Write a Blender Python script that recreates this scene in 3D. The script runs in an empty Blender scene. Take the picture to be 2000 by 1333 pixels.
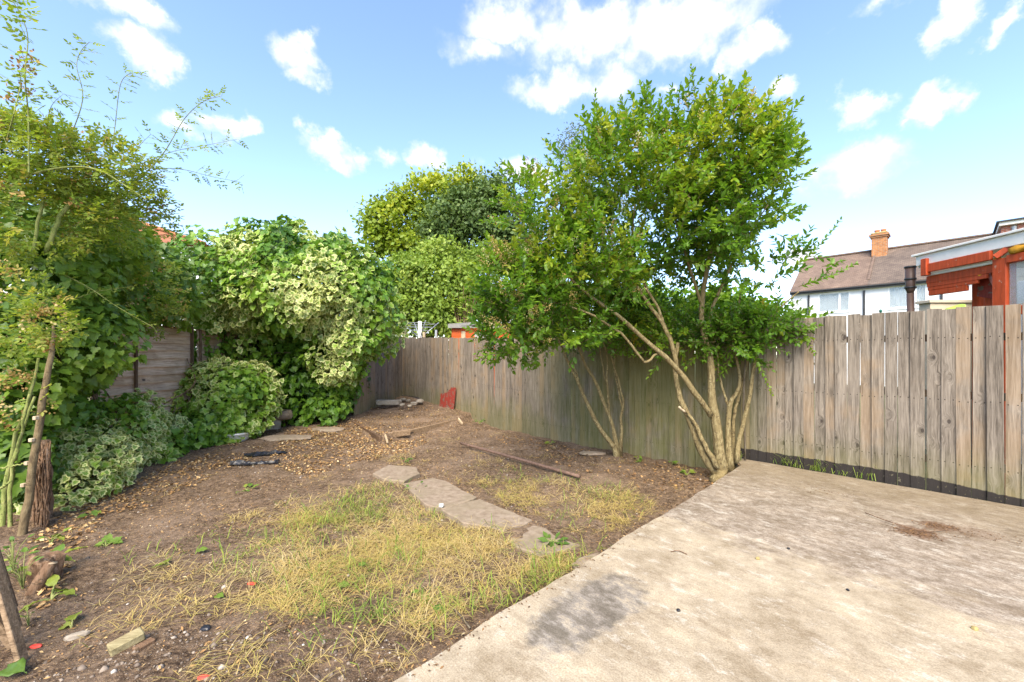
import bpy, bmesh, math, random
import numpy as np
from mathutils import Vector

rng = np.random.default_rng(7)
random.seed(7)
scene = bpy.context.scene
COL = scene.collection
F = 800.0            # focal length in photo pixels
HZ = 690.0           # horizon row of the photo
CAMZ = 1.35

# ------------------------------------------------------------------ camera
cam_data = bpy.data.cameras.new('camera')
cam = bpy.data.objects.new('camera', cam_data)
COL.objects.link(cam)
cam.location = (0, 0, CAMZ)
cam.rotation_euler = (math.radians(90), 0, 0)
cam_data.sensor_width = 36.0
cam_data.lens = F / 2000.0 * 36.0
cam_data.shift_y = (HZ - 666.5) / 2000.0
cam_data.clip_start = 0.05
cam_data.clip_end = 3000
scene.camera = cam

# ------------------------------------------------------------------ sky
SUN_EL = math.radians(48)
SUN_DIR = Vector((-0.10, -0.8, 0)).normalized() * math.cos(SUN_EL) + Vector((0, 0, math.sin(SUN_EL)))
world = bpy.data.worlds.new('World')
scene.world = world
world.use_nodes = True
world.cycles.sampling_method = 'MANUAL'
world.cycles.sample_map_resolution = 256
wn, wl = world.node_tree.nodes, world.node_tree.links
wn.clear()


def wmath(op, a, b=None, clamp=False):
    n = wn.new('ShaderNodeMath'); n.operation = op; n.use_clamp = clamp
    for i, v in enumerate((a, b)):
        if v is None: continue
        if isinstance(v, (int, float)): n.inputs[i].default_value = v
        else: wl.new(v, n.inputs[i])
    return n.outputs[0]


def wvec(op, a, b=None):
    n = wn.new('ShaderNodeVectorMath'); n.operation = op
    for i, v in enumerate((a, b)):
        if v is None: continue
        if isinstance(v, tuple): n.inputs[i].default_value = v
        else: wl.new(v, n.inputs[i])
    return n


wout = wn.new('ShaderNodeOutputWorld')
wbg = wn.new('ShaderNodeBackground')
wbg.inputs['Strength'].default_value = 0.15
sky = wn.new('ShaderNodeTexSky')
sky.sky_type = 'NISHITA'
sky.sun_disc = False
sky.sun_elevation = SUN_EL
sky.sun_rotation = math.atan2(SUN_DIR.x, SUN_DIR.y)
sky.altitude = 30
sky.air_density = 1.0
sky.dust_density = 0.6
sky.ozone_density = 1.6
tc = wn.new('ShaderNodeTexCoord')
sep = wn.new('ShaderNodeSeparateXYZ')
wl.new(tc.outputs['Generated'], sep.inputs[0])
az = wmath('ARCTAN2', sep.outputs[0], sep.outputs[1])
el = wmath('ARCSINE', sep.outputs[2])
comb = wn.new('ShaderNodeCombineXYZ')
wl.new(az, comb.inputs[0]); wl.new(el, comb.inputs[1])
# ragged cloud edges: the direction is pushed about by noise
nz = wn.new('ShaderNodeTexNoise'); nz.inputs['Scale'].default_value = 9; nz.inputs['Detail'].default_value = 6
nz.inputs['Roughness'].default_value = 0.62
wl.new(tc.outputs['Generated'], nz.inputs['Vector'])
d1 = wvec('SUBTRACT', nz.outputs['Color'], (0.5, 0.5, 0.5))
d2 = wvec('MULTIPLY', d1.outputs[0], (0.20, 0.15, 0.0))
pos2 = wvec('ADD', comb.outputs[0], d2.outputs[0]).outputs[0]
nz2 = wn.new('ShaderNodeTexNoise'); nz2.inputs['Scale'].default_value = 24; nz2.inputs['Detail'].default_value = 5
wl.new(tc.outputs['Generated'], nz2.inputs['Vector'])


def ang(px, py):
    v = Vector(((px - 1000) / F, 1, (HZ - py) / F)).normalized()
    return math.atan2(v.x, v.y), math.asin(v.z)


CLOUDS = [(275, 92, 70, 40, 1), (325, 125, 50, 34, 1), (240, 12, 95, 26, .7), (585, 95, 50, 42, .95), (605, 135, 40, 34, .9),
          (655, 290, 52, 26, .95), (825, 297, 42, 26, .95), (750, 300, 26, 18, .45), (360, 248, 62, 20, .55), (455, 252, 48, 19, .85),
          (1035, 342, 62, 28, .95), (990, 45, 80, 50, .95), (925, 105, 66, 34, .6), (1160, 55, 150, 66, 1), (1330, 45, 160, 62, 1),
          (1465, 85, 58, 44, 1), (1090, 165, 82, 40, 1), (1190, 150, 62, 44, .7), (1530, 190, 36, 22, .7), (1680, 205, 56, 38, 1),
          (1845, 195, 70, 44, 1), (1780, 237, 22, 13, .6), (1850, 25, 58, 40, .9), (1985, 22, 46, 32, .9), (1665, 325, 100, 44, .75),
          (1700, 300, 60, 36, .8), (1600, 488, 130, 22, .7), (1850, 458, 140, 15, .55), (1310, 165, 26, 15, .5), (1690, 15, 46, 20, .4),
          (1420, 108, 26, 12, .6), (905, 320, 26, 14, .3)]
crow = []
for cx, cy, rx, ry, op in CLOUDS:
    a0, e0 = ang(cx, cy)
    a1, _ = ang(cx + rx, cy); _, e1 = ang(cx, cy - ry)
    crow.append((a0, e0, abs(a1 - a0), abs(e1 - e0), op))
cr = random.Random(3)
for i in range(9):          # the same broken cumulus goes on round the rest of the sky
    a0 = cr.uniform(1.1, 2 * math.pi - 1.1)
    if a0 > math.pi: a0 -= 2 * math.pi
    crow.append((a0, cr.uniform(.1, .95), cr.uniform(.06, .2), cr.uniform(.03, .08), cr.uniform(.6, 1)))
for i in range(3):
    crow.append((cr.uniform(-1, 1), cr.uniform(.85, 1.25), cr.uniform(.1, .25), cr.uniform(.04, .08), cr.uniform(.6, 1)))
dens = None
for a0, e0, ra, re, op in crow:
    sx, sy = 1 / (ra * 1.35), 1 / (re * 1.4)
    m = wn.new('ShaderNodeVectorMath'); m.operation = 'MULTIPLY_ADD'
    wl.new(pos2, m.inputs[0]); m.inputs[1].default_value = (sx, sy, 0); m.inputs[2].default_value = (-a0 * sx, -e0 * sy, 0)
    L = wvec('LENGTH', m.outputs[0]).outputs['Value']
    k = wn.new('ShaderNodeMath'); k.operation = 'MULTIPLY_ADD'
    wl.new(L, k.inputs[0]); k.inputs[1].default_value = -op; k.inputs[2].default_value = op
    dens = k.outputs[0] if dens is None else wmath('MAXIMUM', dens, k.outputs[0])
# soft inside variation
dens = wmath('MAXIMUM', dens, 0.0)
dens = wmath('MULTIPLY', dens, wmath('ADD', -0.15, wmath('MULTIPLY', nz2.outputs['Fac'], 2.3)))
ramp = wn.new('ShaderNodeMapRange'); ramp.interpolation_type = 'SMOOTHSTEP'
ramp.inputs['From Min'].default_value = 0.0; ramp.inputs['From Max'].default_value = 0.7
wl.new(dens, ramp.inputs['Value'])
SKYGAIN = 1.0
tint = wn.new('ShaderNodeMix'); tint.data_type = 'RGBA'; tint.blend_type = 'MULTIPLY'; tint.inputs['Factor'].default_value = 1
tint.inputs['B'].default_value = (0.99, 0.985, 1.05, 1)
wl.new(sky.outputs[0], tint.inputs['A'])
cc = wn.new('ShaderNodeMix'); cc.data_type = 'RGBA'
cc.inputs['A'].default_value = (2.2, 2.3, 2.5, 1); cc.inputs['B'].default_value = (3.8, 3.8, 3.8, 1)
wl.new(nz2.outputs['Fac'], cc.inputs['Factor'])
mx = wn.new('ShaderNodeMix'); mx.data_type = 'RGBA'
wl.new(ramp.outputs[0], mx.inputs['Factor'])
wl.new(tint.outputs['Result'], mx.inputs['A']); wl.new(cc.outputs['Result'], mx.inputs['B'])
wl.new(mx.outputs['Result'], wbg.inputs['Color'])
wl.new(wbg.outputs[0], wout.inputs[0])

# ------------------------------------------------------------------ sun (veiled by thin cloud) and exposure
sun_data = bpy.data.lights.new('sun', 'SUN')
sun_data.energy = 3.0
sun_data.angle = math.radians(45)
sun_data.color = (1.0, 0.89, 0.70)
sun = bpy.data.objects.new('sun', sun_data)
COL.objects.link(sun)
sun.rotation_euler = (-SUN_DIR).to_track_quat('-Z', 'Y').to_euler()
scene.view_settings.view_transform = 'Standard'
scene.view_settings.look = 'None'
scene.view_settings.gamma = 1
scene.view_settings.exposure = 1.52
scene.view_settings.use_curve_mapping = False
scene.cycles.max_bounces = 6
scene.cycles.diffuse_bounces = 3
scene.cycles.glossy_bounces = 2
scene.cycles.transparent_max_bounces = 6
scene.cycles.diffuse_bounces = 3
scene.cycles.glossy_bounces = 2


# ================================================================== helpers
def P(px, py, Y):
    return np.array(((px - 1000) / F * Y, Y, CAMZ - (py - HZ) / F * Y))


def G(px, py, z=-0.25):
    return P(px, py, F * (CAMZ - z) / (py - HZ))


def hash3(i, j, k, s=0):
    n = (i * 374761393 + j * 668265263 + k * 2147483647 + s * 974711) & 0xFFFFFFFF
    n = ((n ^ (n >> 13)) * 1274126177) & 0xFFFFFFFF
    n = n ^ (n >> 16)
    return (n & 0xFFFF) / 65535.0


def vnoise(p, scale=1.0, seed=0):
    p = np.asarray(p, float) * scale
    i = np.floor(p).astype(np.int64); f = p - i
    f = f * f * (3 - 2 * f)
    r = 0
    for a in (0, 1):
        for b in (0, 1):
            for c in (0, 1):
                w = (f[:, 0] if a else 1 - f[:, 0]) * (f[:, 1] if b else 1 - f[:, 1]) * (f[:, 2] if c else 1 - f[:, 2])
                r = r + w * hash3(i[:, 0] + a, i[:, 1] + b, i[:, 2] + c, seed)
    return r


def unit(v):
    v = np.asarray(v, float)
    return v / np.maximum(np.linalg.norm(v, axis=-1, keepdims=True), 1e-9)


def mesh_from(name, verts, faces, mat=None, parent=None, smooth=False, attrs=None):
    me = bpy.data.meshes.new(name)
    me.from_pydata([tuple(map(float, v)) for v in verts], [], [tuple(f) for f in faces])
    me.update()
    if smooth: me.polygons.foreach_set('use_smooth', [True] * len(me.polygons))
    if mat: me.materials.append(mat)
    if attrs:
        for k, v in attrs.items():
            a = me.attributes.new(k, 'FLOAT', 'POINT'); a.data.foreach_set('value', np.asarray(v, np.float32))
    o = bpy.data.objects.new(name, me)
    COL.objects.link(o)
    if parent: o.parent = parent
    return o


def tri_mesh(name, V, T, mat, parent=None, attrs=None, smooth=False):
    V = np.asarray(V, np.float32); T = np.asarray(T, np.int32)
    me = bpy.data.meshes.new(name)
    k = T.shape[1]
    me.vertices.add(len(V)); me.vertices.foreach_set('co', V.ravel())
    me.loops.add(T.size); me.loops.foreach_set('vertex_index', T.ravel())
    me.polygons.add(len(T)); me.polygons.foreach_set('loop_start', np.arange(0, T.size, k, dtype=np.int32))
    if smooth: me.polygons.foreach_set('use_smooth', np.ones(len(T), bool))
    me.update(calc_edges=True)
    if mat: me.materials.append(mat)
    if attrs:
        for n, v in attrs.items():
            a = me.attributes.new(n, 'FLOAT', 'POINT'); a.data.foreach_set('value', np.asarray(v, np.float32))
    o = bpy.data.objects.new(name, me)
    COL.objects.link(o)
    if parent: o.parent = parent
    return o


def tag(o, label=None, cat=None, group=None, kind=None):
    if label: o['label'] = label
    if cat: o['category'] = cat
    if group: o['group'] = group
    if kind: o['kind'] = kind
    return o


def thing(name, label, cat, loc=(0, 0, 0), group=None):
    o = bpy.data.objects.new(name, None)
    COL.objects.link(o); o.location = tuple(map(float, loc)); o.empty_display_size = .1
    return tag(o, label, cat, group)


def local(o, pts):
    return np.asarray(pts, float) - np.array(o.location)


def box_vf(lo, hi):
    x0, y0, z0 = lo; x1, y1, z1 = hi
    V = [(x0, y0, z0), (x1, y0, z0), (x1, y1, z0), (x0, y1, z0), (x0, y0, z1), (x1, y0, z1), (x1, y1, z1), (x0, y1, z1)]
    Fc = [(0, 3, 2, 1), (4, 5, 6, 7), (0, 1, 5, 4), (1, 2, 6, 5), (2, 3, 7, 6), (3, 0, 4, 7)]
    return V, Fc


def box(name, lo, hi, mat, parent=None, bevel=0.0, xf=None, jitter=0):
    """axis box in a frame given by xf (function local->world)"""
    bm = bmesh.new()
    V, Fc = box_vf(lo, hi)
    vs = [bm.verts.new(v) for v in V]
    for f in Fc: bm.faces.new([vs[i] for i in f])
    if bevel: bmesh.ops.bevel(bm, geom=list(bm.edges), offset=bevel, segments=1, affect='EDGES')
    for v in bm.verts:
        c = np.array(v.co)
        if jitter: c = c + rng.normal(0, jitter, 3)
        if xf is not None: c = xf(c)
        v.co = Vector(c)
    bm.normal_update()
    me = bpy.data.meshes.new(name); bm.to_mesh(me); bm.free()
    if mat: me.materials.append(mat)
    o = bpy.data.objects.new(name, me); COL.objects.link(o)
    if parent: o.parent = parent
    return o


def beam(name, a, b, w, h, mat, parent=None, up=(0, 0, 1), bevel=.004):
    """square bar from a to b (parent-local coordinates)"""
    a = np.asarray(a, float); b = np.asarray(b, float)
    d = b - a; L = np.linalg.norm(d); d = d / L
    s = np.cross(d, up); s = s / np.linalg.norm(s); u = np.cross(s, d)
    return box(name, (0, -w / 2, -h / 2), (L, w / 2, h / 2), mat, parent, bevel, xf=lambda c: a + d * c[0] + s * c[1] + u * c[2])


def tube_vt(pts, rad, sides=6, v0=0, wob=0):
    pts = np.asarray(pts, float); n = len(pts)
    rad = np.broadcast_to(np.asarray(rad, float), (n,))
    t = np.gradient(pts, axis=0); t = unit(t)
    ref = np.array((0, 0, 1.)) if abs(t[0, 2]) < .9 else np.array((1., 0, 0))
    s = unit(np.cross(t, ref)); u = np.cross(t, s)
    a = np.linspace(0, 2 * np.pi, sides, endpoint=False)
    ring = s[:, None, :] * np.cos(a)[None, :, None] + u[:, None, :] * np.sin(a)[None, :, None]
    rr = rad[:, None, None]
    if wob: rr = rr * (1 + wob * rng.uniform(-1, 1, (n, sides, 1)))
    V = (pts[:, None, :] + ring * rr).reshape(-1, 3)
    T = []
    for i in range(n - 1):
        for j in range(sides):
            k = (j + 1) % sides
            T.append((v0 + i * sides + j, v0 + i * sides + k, v0 + (i + 1) * sides + k, v0 + (i + 1) * sides + j))
    return V, T


def tubes(name, polys, mat, parent=None, sides=5, wob=0, caps=True):
    VV, TT, n = [], [], 0
    for pts, rad in polys:
        V, T = tube_vt(pts, rad, sides, n, wob)
        VV.append(V); TT += T
        if caps:
            m = len(V)
            TT.append(tuple(n + i for i in range(sides))[::-1]); TT.append(tuple(n + m - sides + i for i in range(sides)))
        n += len(V)
    return mesh_from(name, np.concatenate(VV), TT, mat, parent, smooth=True)


def spline(pts, n=12):
    pts = np.asarray(pts, float)
    m = len(pts)
    if m < 3:
        t = np.linspace(0, 1, n)[:, None]; return pts[0] * (1 - t) + pts[-1] * t
    pp = np.vstack([2 * pts[0] - pts[1], pts, 2 * pts[-1] - pts[-2]])
    out = []
    for q in np.linspace(0, m - 1 - 1e-6, n):
        i = int(q); f = q - i
        p0, p1, p2, p3 = pp[i], pp[i + 1], pp[i + 2], pp[i + 3]
        out.append(.5 * (2 * p1 + (p2 - p0) * f + (2 * p0 - 5 * p1 + 4 * p2 - p3) * f * f + (3 * p1 - p0 - 3 * p2 + p3) * f ** 3))
    return np.array(out)


# leaf templates: (across, along, normal), edge weight
def outline(half, dip=-.07, cy=.45):
    o = list(half) + [(-x, y) for x, y in half[::-1] if x > 1e-6]
    V = [(0, cy, dip)] + [(x, y, abs(x) * .16 - .1 * max(0, y - .6)) for x, y in o]
    n = len(o)
    T = [(0, 1 + i, 1 + (i + 1) % n) for i in range(n)]
    return np.array(V), np.array(T), np.array([0.] + [1.] * n)


IVY = outline([(0, .03), (.33, -.1), (.55, .2), (.34, .38), (.40, .60), (.17, .72), (0, 1.0)], cy=.36)
OVAL = outline([(0, 0), (.2, .22), (.25, .5), (.15, .8), (0, 1.0)])
BIGOV = outline([(0, 0), (.25, .1), (.38, .35), (.36, .6), (.2, .85), (0, 1.0)])
DIA = (np.array([(0, 0, 0), (.34, .45, .08), (0, 1, -.08), (-.34, .45, .08)]), np.array([(0, 1, 2), (0, 2, 3)]), np.array([0., 1, 1, 1]))
CURL = (np.array([(0, 0, 0), (.3, .3, .16), (.26, .7, .14), (0, 1, .05), (-.24, .62, .1), (-.3, .3, .2), (.02, .5, -.03)]), np.array([(0, 1, 6), (1, 2, 6), (2, 3, 6), (3, 4, 6), (4, 5, 6), (5, 0, 6)]), np.array([1., 1, 1, 1, 1, 1, 0]))
SLIP = (np.array([(0, 0, 0), (.2, .5, .05), (0, 1, -.05), (-.2, .5, .05)]), np.array([(0, 1, 2), (0, 2, 3)]), np.array([0., 1, 1, 1]))



def dock_template():
    V, T, E = [], [], []
    rows = 9
    for i in range(rows):
        q = i / (rows - 1); w = .34 * math.sin(min(1, q * 1.15 + .04) * math.pi) ** .7 * (1 - .25 * q) + .01
        for j, u in enumerate((-1, -.55, 0, .55, 1)):
            V.append((u * w, q, .05 * math.cos(i * 2.3 + j) * abs(u) + .12 * abs(u) * w * 2 - .22 * q * q + (.025 if j in (1, 3) else 0) * (i % 2 * 2 - 1))); E.append(abs(u))
    for i in range(rows - 1):
        for j in range(4):
            a = i * 5 + j; T += [(a, a + 1, a + 6), (a, a + 6, a + 5)]
    return np.array(V), np.array(T), np.array(E)


DOCK = dock_template()


def leaves(name, pos, tip, nor, size, var, tmpl, mat, parent=None, kind=None):
    pos = np.asarray(pos, float)
    if parent is not None: pos = pos - np.array(parent.location)
    n = len(pos)
    TV, TT, TE = tmpl
    T = unit(tip); N = nor - (nor * T).sum(1, keepdims=True) * T; N = unit(N); B = np.cross(T, N)
    size = np.broadcast_to(size, (n,))
    k = len(TV)
    V = pos[:, None, :] + size[:, None, None] * (B[:, None, :] * TV[None, :, 0:1] + T[:, None, :] * TV[None, :, 1:2] + N[:, None, :] * TV[None, :, 2:3])
    I = (TT[None, :, :] + (np.arange(n) * k)[:, None, None]).reshape(-1, 3)
    o = tri_mesh(name, V.reshape(-1, 3), I, mat, parent,
                 {'var': np.repeat(np.broadcast_to(var, (n,)), k), 'edge': np.tile(TE, n)})
    if kind: o['kind'] = kind
    return o


# ================================================================== materials
class NT:
    def __init__(s, name):
        s.m = bpy.data.materials.new(name); s.m.use_nodes = True
        s.t = s.m.node_tree; s.t.nodes.clear()
        s.out = s.t.nodes.new('ShaderNodeOutputMaterial')
        s.b = s.t.nodes.new('ShaderNodeBsdfPrincipled')
        s.t.links.new(s.b.outputs[0], s.out.inputs[0])

    def n(s, typ, **kw):
        x = s.t.nodes.new(typ)
        for k, v in kw.items():
            if k.startswith('_'): setattr(x, k[1:], v)
            else:
                inp = x.inputs[k.replace('__', ' ')]
                if isinstance(v, bpy.types.NodeSocket): s.t.links.new(v, inp)
                else: inp.default_value = v
        return x

    def L(s, a, b): s.t.links.new(a, b)

    def noise(s, vec, scale, detail=4, rough=.55, dist=0):
        x = s.n('ShaderNodeTexNoise', Scale=scale, Detail=detail, Roughness=rough, Distortion=dist)
        if vec is not None: s.L(vec, x.inputs['Vector'])
        return x.outputs['Fac']

    def ramp(s, fac, stops, interp='LINEAR'):
        x = s.t.nodes.new('ShaderNodeValToRGB'); x.color_ramp.interpolation = interp
        e = x.color_ramp.elements
        while len(e) < len(stops): e.new(.5)
        for i, (p, c) in enumerate(stops):
            e[i].position = p; e[i].color = (*c, 1) if len(c) == 3 else c
        s.L(fac, x.inputs[0]); return x.outputs[0]

    def mix(s, f, a, b, blend='MIX'):
        x = s.t.nodes.new('ShaderNodeMix'); x.data_type = 'RGBA'; x.blend_type = blend
        for v, k in ((f, 'Factor'), (a, 'A'), (b, 'B')):
            if isinstance(v, bpy.types.NodeSocket): s.L(v, x.inputs[k])
            elif isinstance(v, tuple): x.inputs[k].default_value = (*v, 1)
            else: x.inputs[k].default_value = v
        return x.outputs['Result']

    def math(s, op, a, b=None, c=None, clamp=False):
        x = s.t.nodes.new('ShaderNodeMath'); x.operation = op; x.use_clamp = clamp
        for i, v in enumerate((a, b, c)):
            if v is None: continue
            if isinstance(v, bpy.types.NodeSocket): s.L(v, x.inputs[i])
            else: x.inputs[i].default_value = v
        return x.outputs[0]

    def rng(s, v, a, b, c=0, d=1, smooth=True):
        x = s.t.nodes.new('ShaderNodeMapRange'); x.interpolation_type = 'SMOOTHSTEP' if smooth else 'LINEAR'
        s.L(v, x.inputs['Value'])
        for k, q in (('From Min', a), ('From Max', b), ('To Min', c), ('To Max', d)): x.inputs[k].default_value = q
        return x.outputs[0]

    def obj(s): return s.n('ShaderNodeTexCoord').outputs['Object']
    def pos(s): return s.n('ShaderNodeNewGeometry').outputs['Position']

    def mapping(s, vec, scale=(1, 1, 1), rot=(0, 0, 0), loc=(0, 0, 0)):
        x = s.n('ShaderNodeMapping', Scale=scale, Rotation=rot, Location=loc); s.L(vec, x.inputs['Vector']); return x.outputs[0]

    def bump(s, h, strength=.3, dist=.01):
        x = s.n('ShaderNodeBump', Strength=strength, Distance=dist, Height=h); s.L(x.outputs[0], s.b.inputs['Normal'])

    def done(s, col=None, rough=.8, spec=.3):
        if isinstance(col, bpy.types.NodeSocket): s.L(col, s.b.inputs['Base Color'])
        elif col: s.b.inputs['Base Color'].default_value = (*col, 1)
        if isinstance(rough, bpy.types.NodeSocket): s.L(rough, s.b.inputs['Roughness'])
        else: s.b.inputs['Roughness'].default_value = rough
        s.b.inputs['Specular IOR Level'].default_value = spec
        return s.m


def leaf_mat(name, stops, margin=None, trans=.4, rough=.45, spec=.35, margin_from=None):
    s = NT(name)
    a = s.n('ShaderNodeAttribute', _attribute_name='var').outputs['Fac']
    col = s.ramp(a, stops)
    nn = s.noise(s.pos(), 60, 2)
    col = s.mix(.35, col, s.ramp(nn, [(.3, (.55, .55, .55)), (.7, (1.25, 1.25, 1.1))]), 'MULTIPLY')
    if margin:
        e = s.n('ShaderNodeAttribute', _attribute_name='edge').outputs['Fac']
        f = s.rng(s.math('ADD', e, s.math('MULTIPLY', s.math('SUBTRACT', s.noise(s.pos(), 35, 2), .5), .7)), .56, .68)
        f = s.math('MULTIPLY', f, s.rng(a, margin_from[0], margin_from[1]))
        col = s.mix(f, col, margin)
    tr = s.t.nodes.new('ShaderNodeBsdfTranslucent')
    s.L(s.mix(1.0, col, (1.0, 1.0, .55), 'MULTIPLY'), tr.inputs[0])
    mxs = s.t.nodes.new('ShaderNodeMixShader'); mxs.inputs[0].default_value = trans
    s.L(s.b.outputs[0], mxs.inputs[1]); s.L(tr.outputs[0], mxs.inputs[2]); s.L(mxs.outputs[0], s.out.inputs[0])
    return s.done(col, rough, spec)


M = {}
M['privet'] = leaf_mat('privet_leaf', [(0, (.06, .13, .014)), (.4, (.115, .245, .022)), (.78, (.22, .36, .03)), (.94, (.40, .44, .04)), (1, (.5, .38, .05))], trans=.5, rough=.38, spec=.5)
M['blossom'] = leaf_mat('privet_blossom', [(0, (.36, .22, .08)), (.6, (.5, .38, .14)), (1, (.72, .68, .5))], trans=.3, rough=.8)
M['ivy_var'] = leaf_mat('variegated_ivy_leaf', [(0, (.04, .10, .014)), (.35, (.10, .21, .02)), (.6, (.22, .36, .03)), (.8, (.17, .27, .05)), (1, (.28, .36, .08))], margin=(.58, .60, .24), trans=.3, rough=.42, spec=.4, margin_from=(.5, .75))
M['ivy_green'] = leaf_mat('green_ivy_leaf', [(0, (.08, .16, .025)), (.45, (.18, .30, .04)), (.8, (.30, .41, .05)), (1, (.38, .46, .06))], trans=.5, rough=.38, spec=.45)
M['rose'] = leaf_mat('rose_leaf', [(0, (.14, .23, .03)), (.6, (.28, .38, .05)), (.9, (.40, .43, .07)), (1, (.48, .36, .11))], trans=.55)
M['rosehip'] = leaf_mat('spent_rose_head', [(0, (.3, .16, .05)), (.5, (.45, .3, .1)), (1, (.5, .42, .2))], trans=.2, rough=.8)
M['tree_yellow'] = leaf_mat('bright_tree_leaf', [(0, (.10, .18, .014)), (.5, (.25, .34, .022)), (1, (.46, .48, .04))], trans=.4)
M['tree_dark'] = leaf_mat('dark_tree_leaf', [(0, (.055, .10, .028)), (.5, (.11, .175, .042)), (1, (.19, .26, .06))], trans=.25, rough=.55)
M['tree_mid'] = leaf_mat('feathery_tree_leaf', [(0, (.12, .20, .03)), (.5, (.25, .36, .05)), (1, (.40, .47, .09))], trans=.42)
M['tree_pale'] = leaf_mat('pale_birch_leaf', [(0, (.09, .12, .06)), (.5, (.15, .19, .09)), (1, (.25, .28, .14))], trans=.4)
M['neigh'] = leaf_mat('neighbour_shrub_leaf', [(0, (.07, .18, .015)), (.5, (.16, .32, .02)), (1, (.32, .46, .04))], trans=.55)
M['weed'] = leaf_mat('weed_leaf', [(0, (.06, .13, .02)), (.5, (.14, .23, .035)), (.85, (.30, .33, .05)), (1, (.4, .28, .08))], trans=.35)
M['grass'] = leaf_mat('dry_grass', [(0, (.12, .21, .03)), (.25, (.28, .33, .06)), (.42, (.50, .41, .12)), (.72, (.56, .40, .15)), (1, (.62, .50, .26))], trans=.25, rough=.7, spec=.2)
M['litter'] = leaf_mat('dead_leaf', [(0, (.10, .055, .03)), (.35, (.24, .13, .055)), (.6, (.40, .23, .09)), (.85, (.52, .34, .15)), (1, (.62, .5, .3))], trans=.1, rough=.8)


def bark(name, a, b, c, scale=30):
    s = NT(name); p = s.mapping(s.pos(), (1, 1, .35))
    n1 = s.noise(p, scale, 6, .7); n2 = s.noise(s.pos(), 6, 3)
    col = s.mix(s.rng(n2, .4, .65, 0, .7), s.ramp(n1, [(.38, a), (.5, b), (.64, c)]), b)
    spots = s.rng(s.noise(s.mapping(s.pos(), (1, 1, 1.8)), 24, 2), .62, .67)
    col = s.mix(s.math('MULTIPLY', spots, .7), col, (.07, .05, .03))
    s.bump(n1, .8, .02); return s.done(col, .9, .12)


M['bark_privet'] = bark('privet_bark', (.11, .08, .04), (.235, .18, .085), (.36, .30, .16), 45)
M['bark_dark'] = bark('dark_bark', (.05, .04, .03), (.12, .095, .065), (.2, .17, .12), 12)
M['twig'] = bark('twig_bark', (.10, .07, .04), (.18, .13, .07), (.26, .2, .11))
M['cane'] = bark('green_cane', (.12, .15, .04), (.24, .27, .08), (.36, .34, .14))
M['root'] = bark('dead_root', (.09, .05, .03), (.2, .12, .07), (.32, .22, .15))


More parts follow.
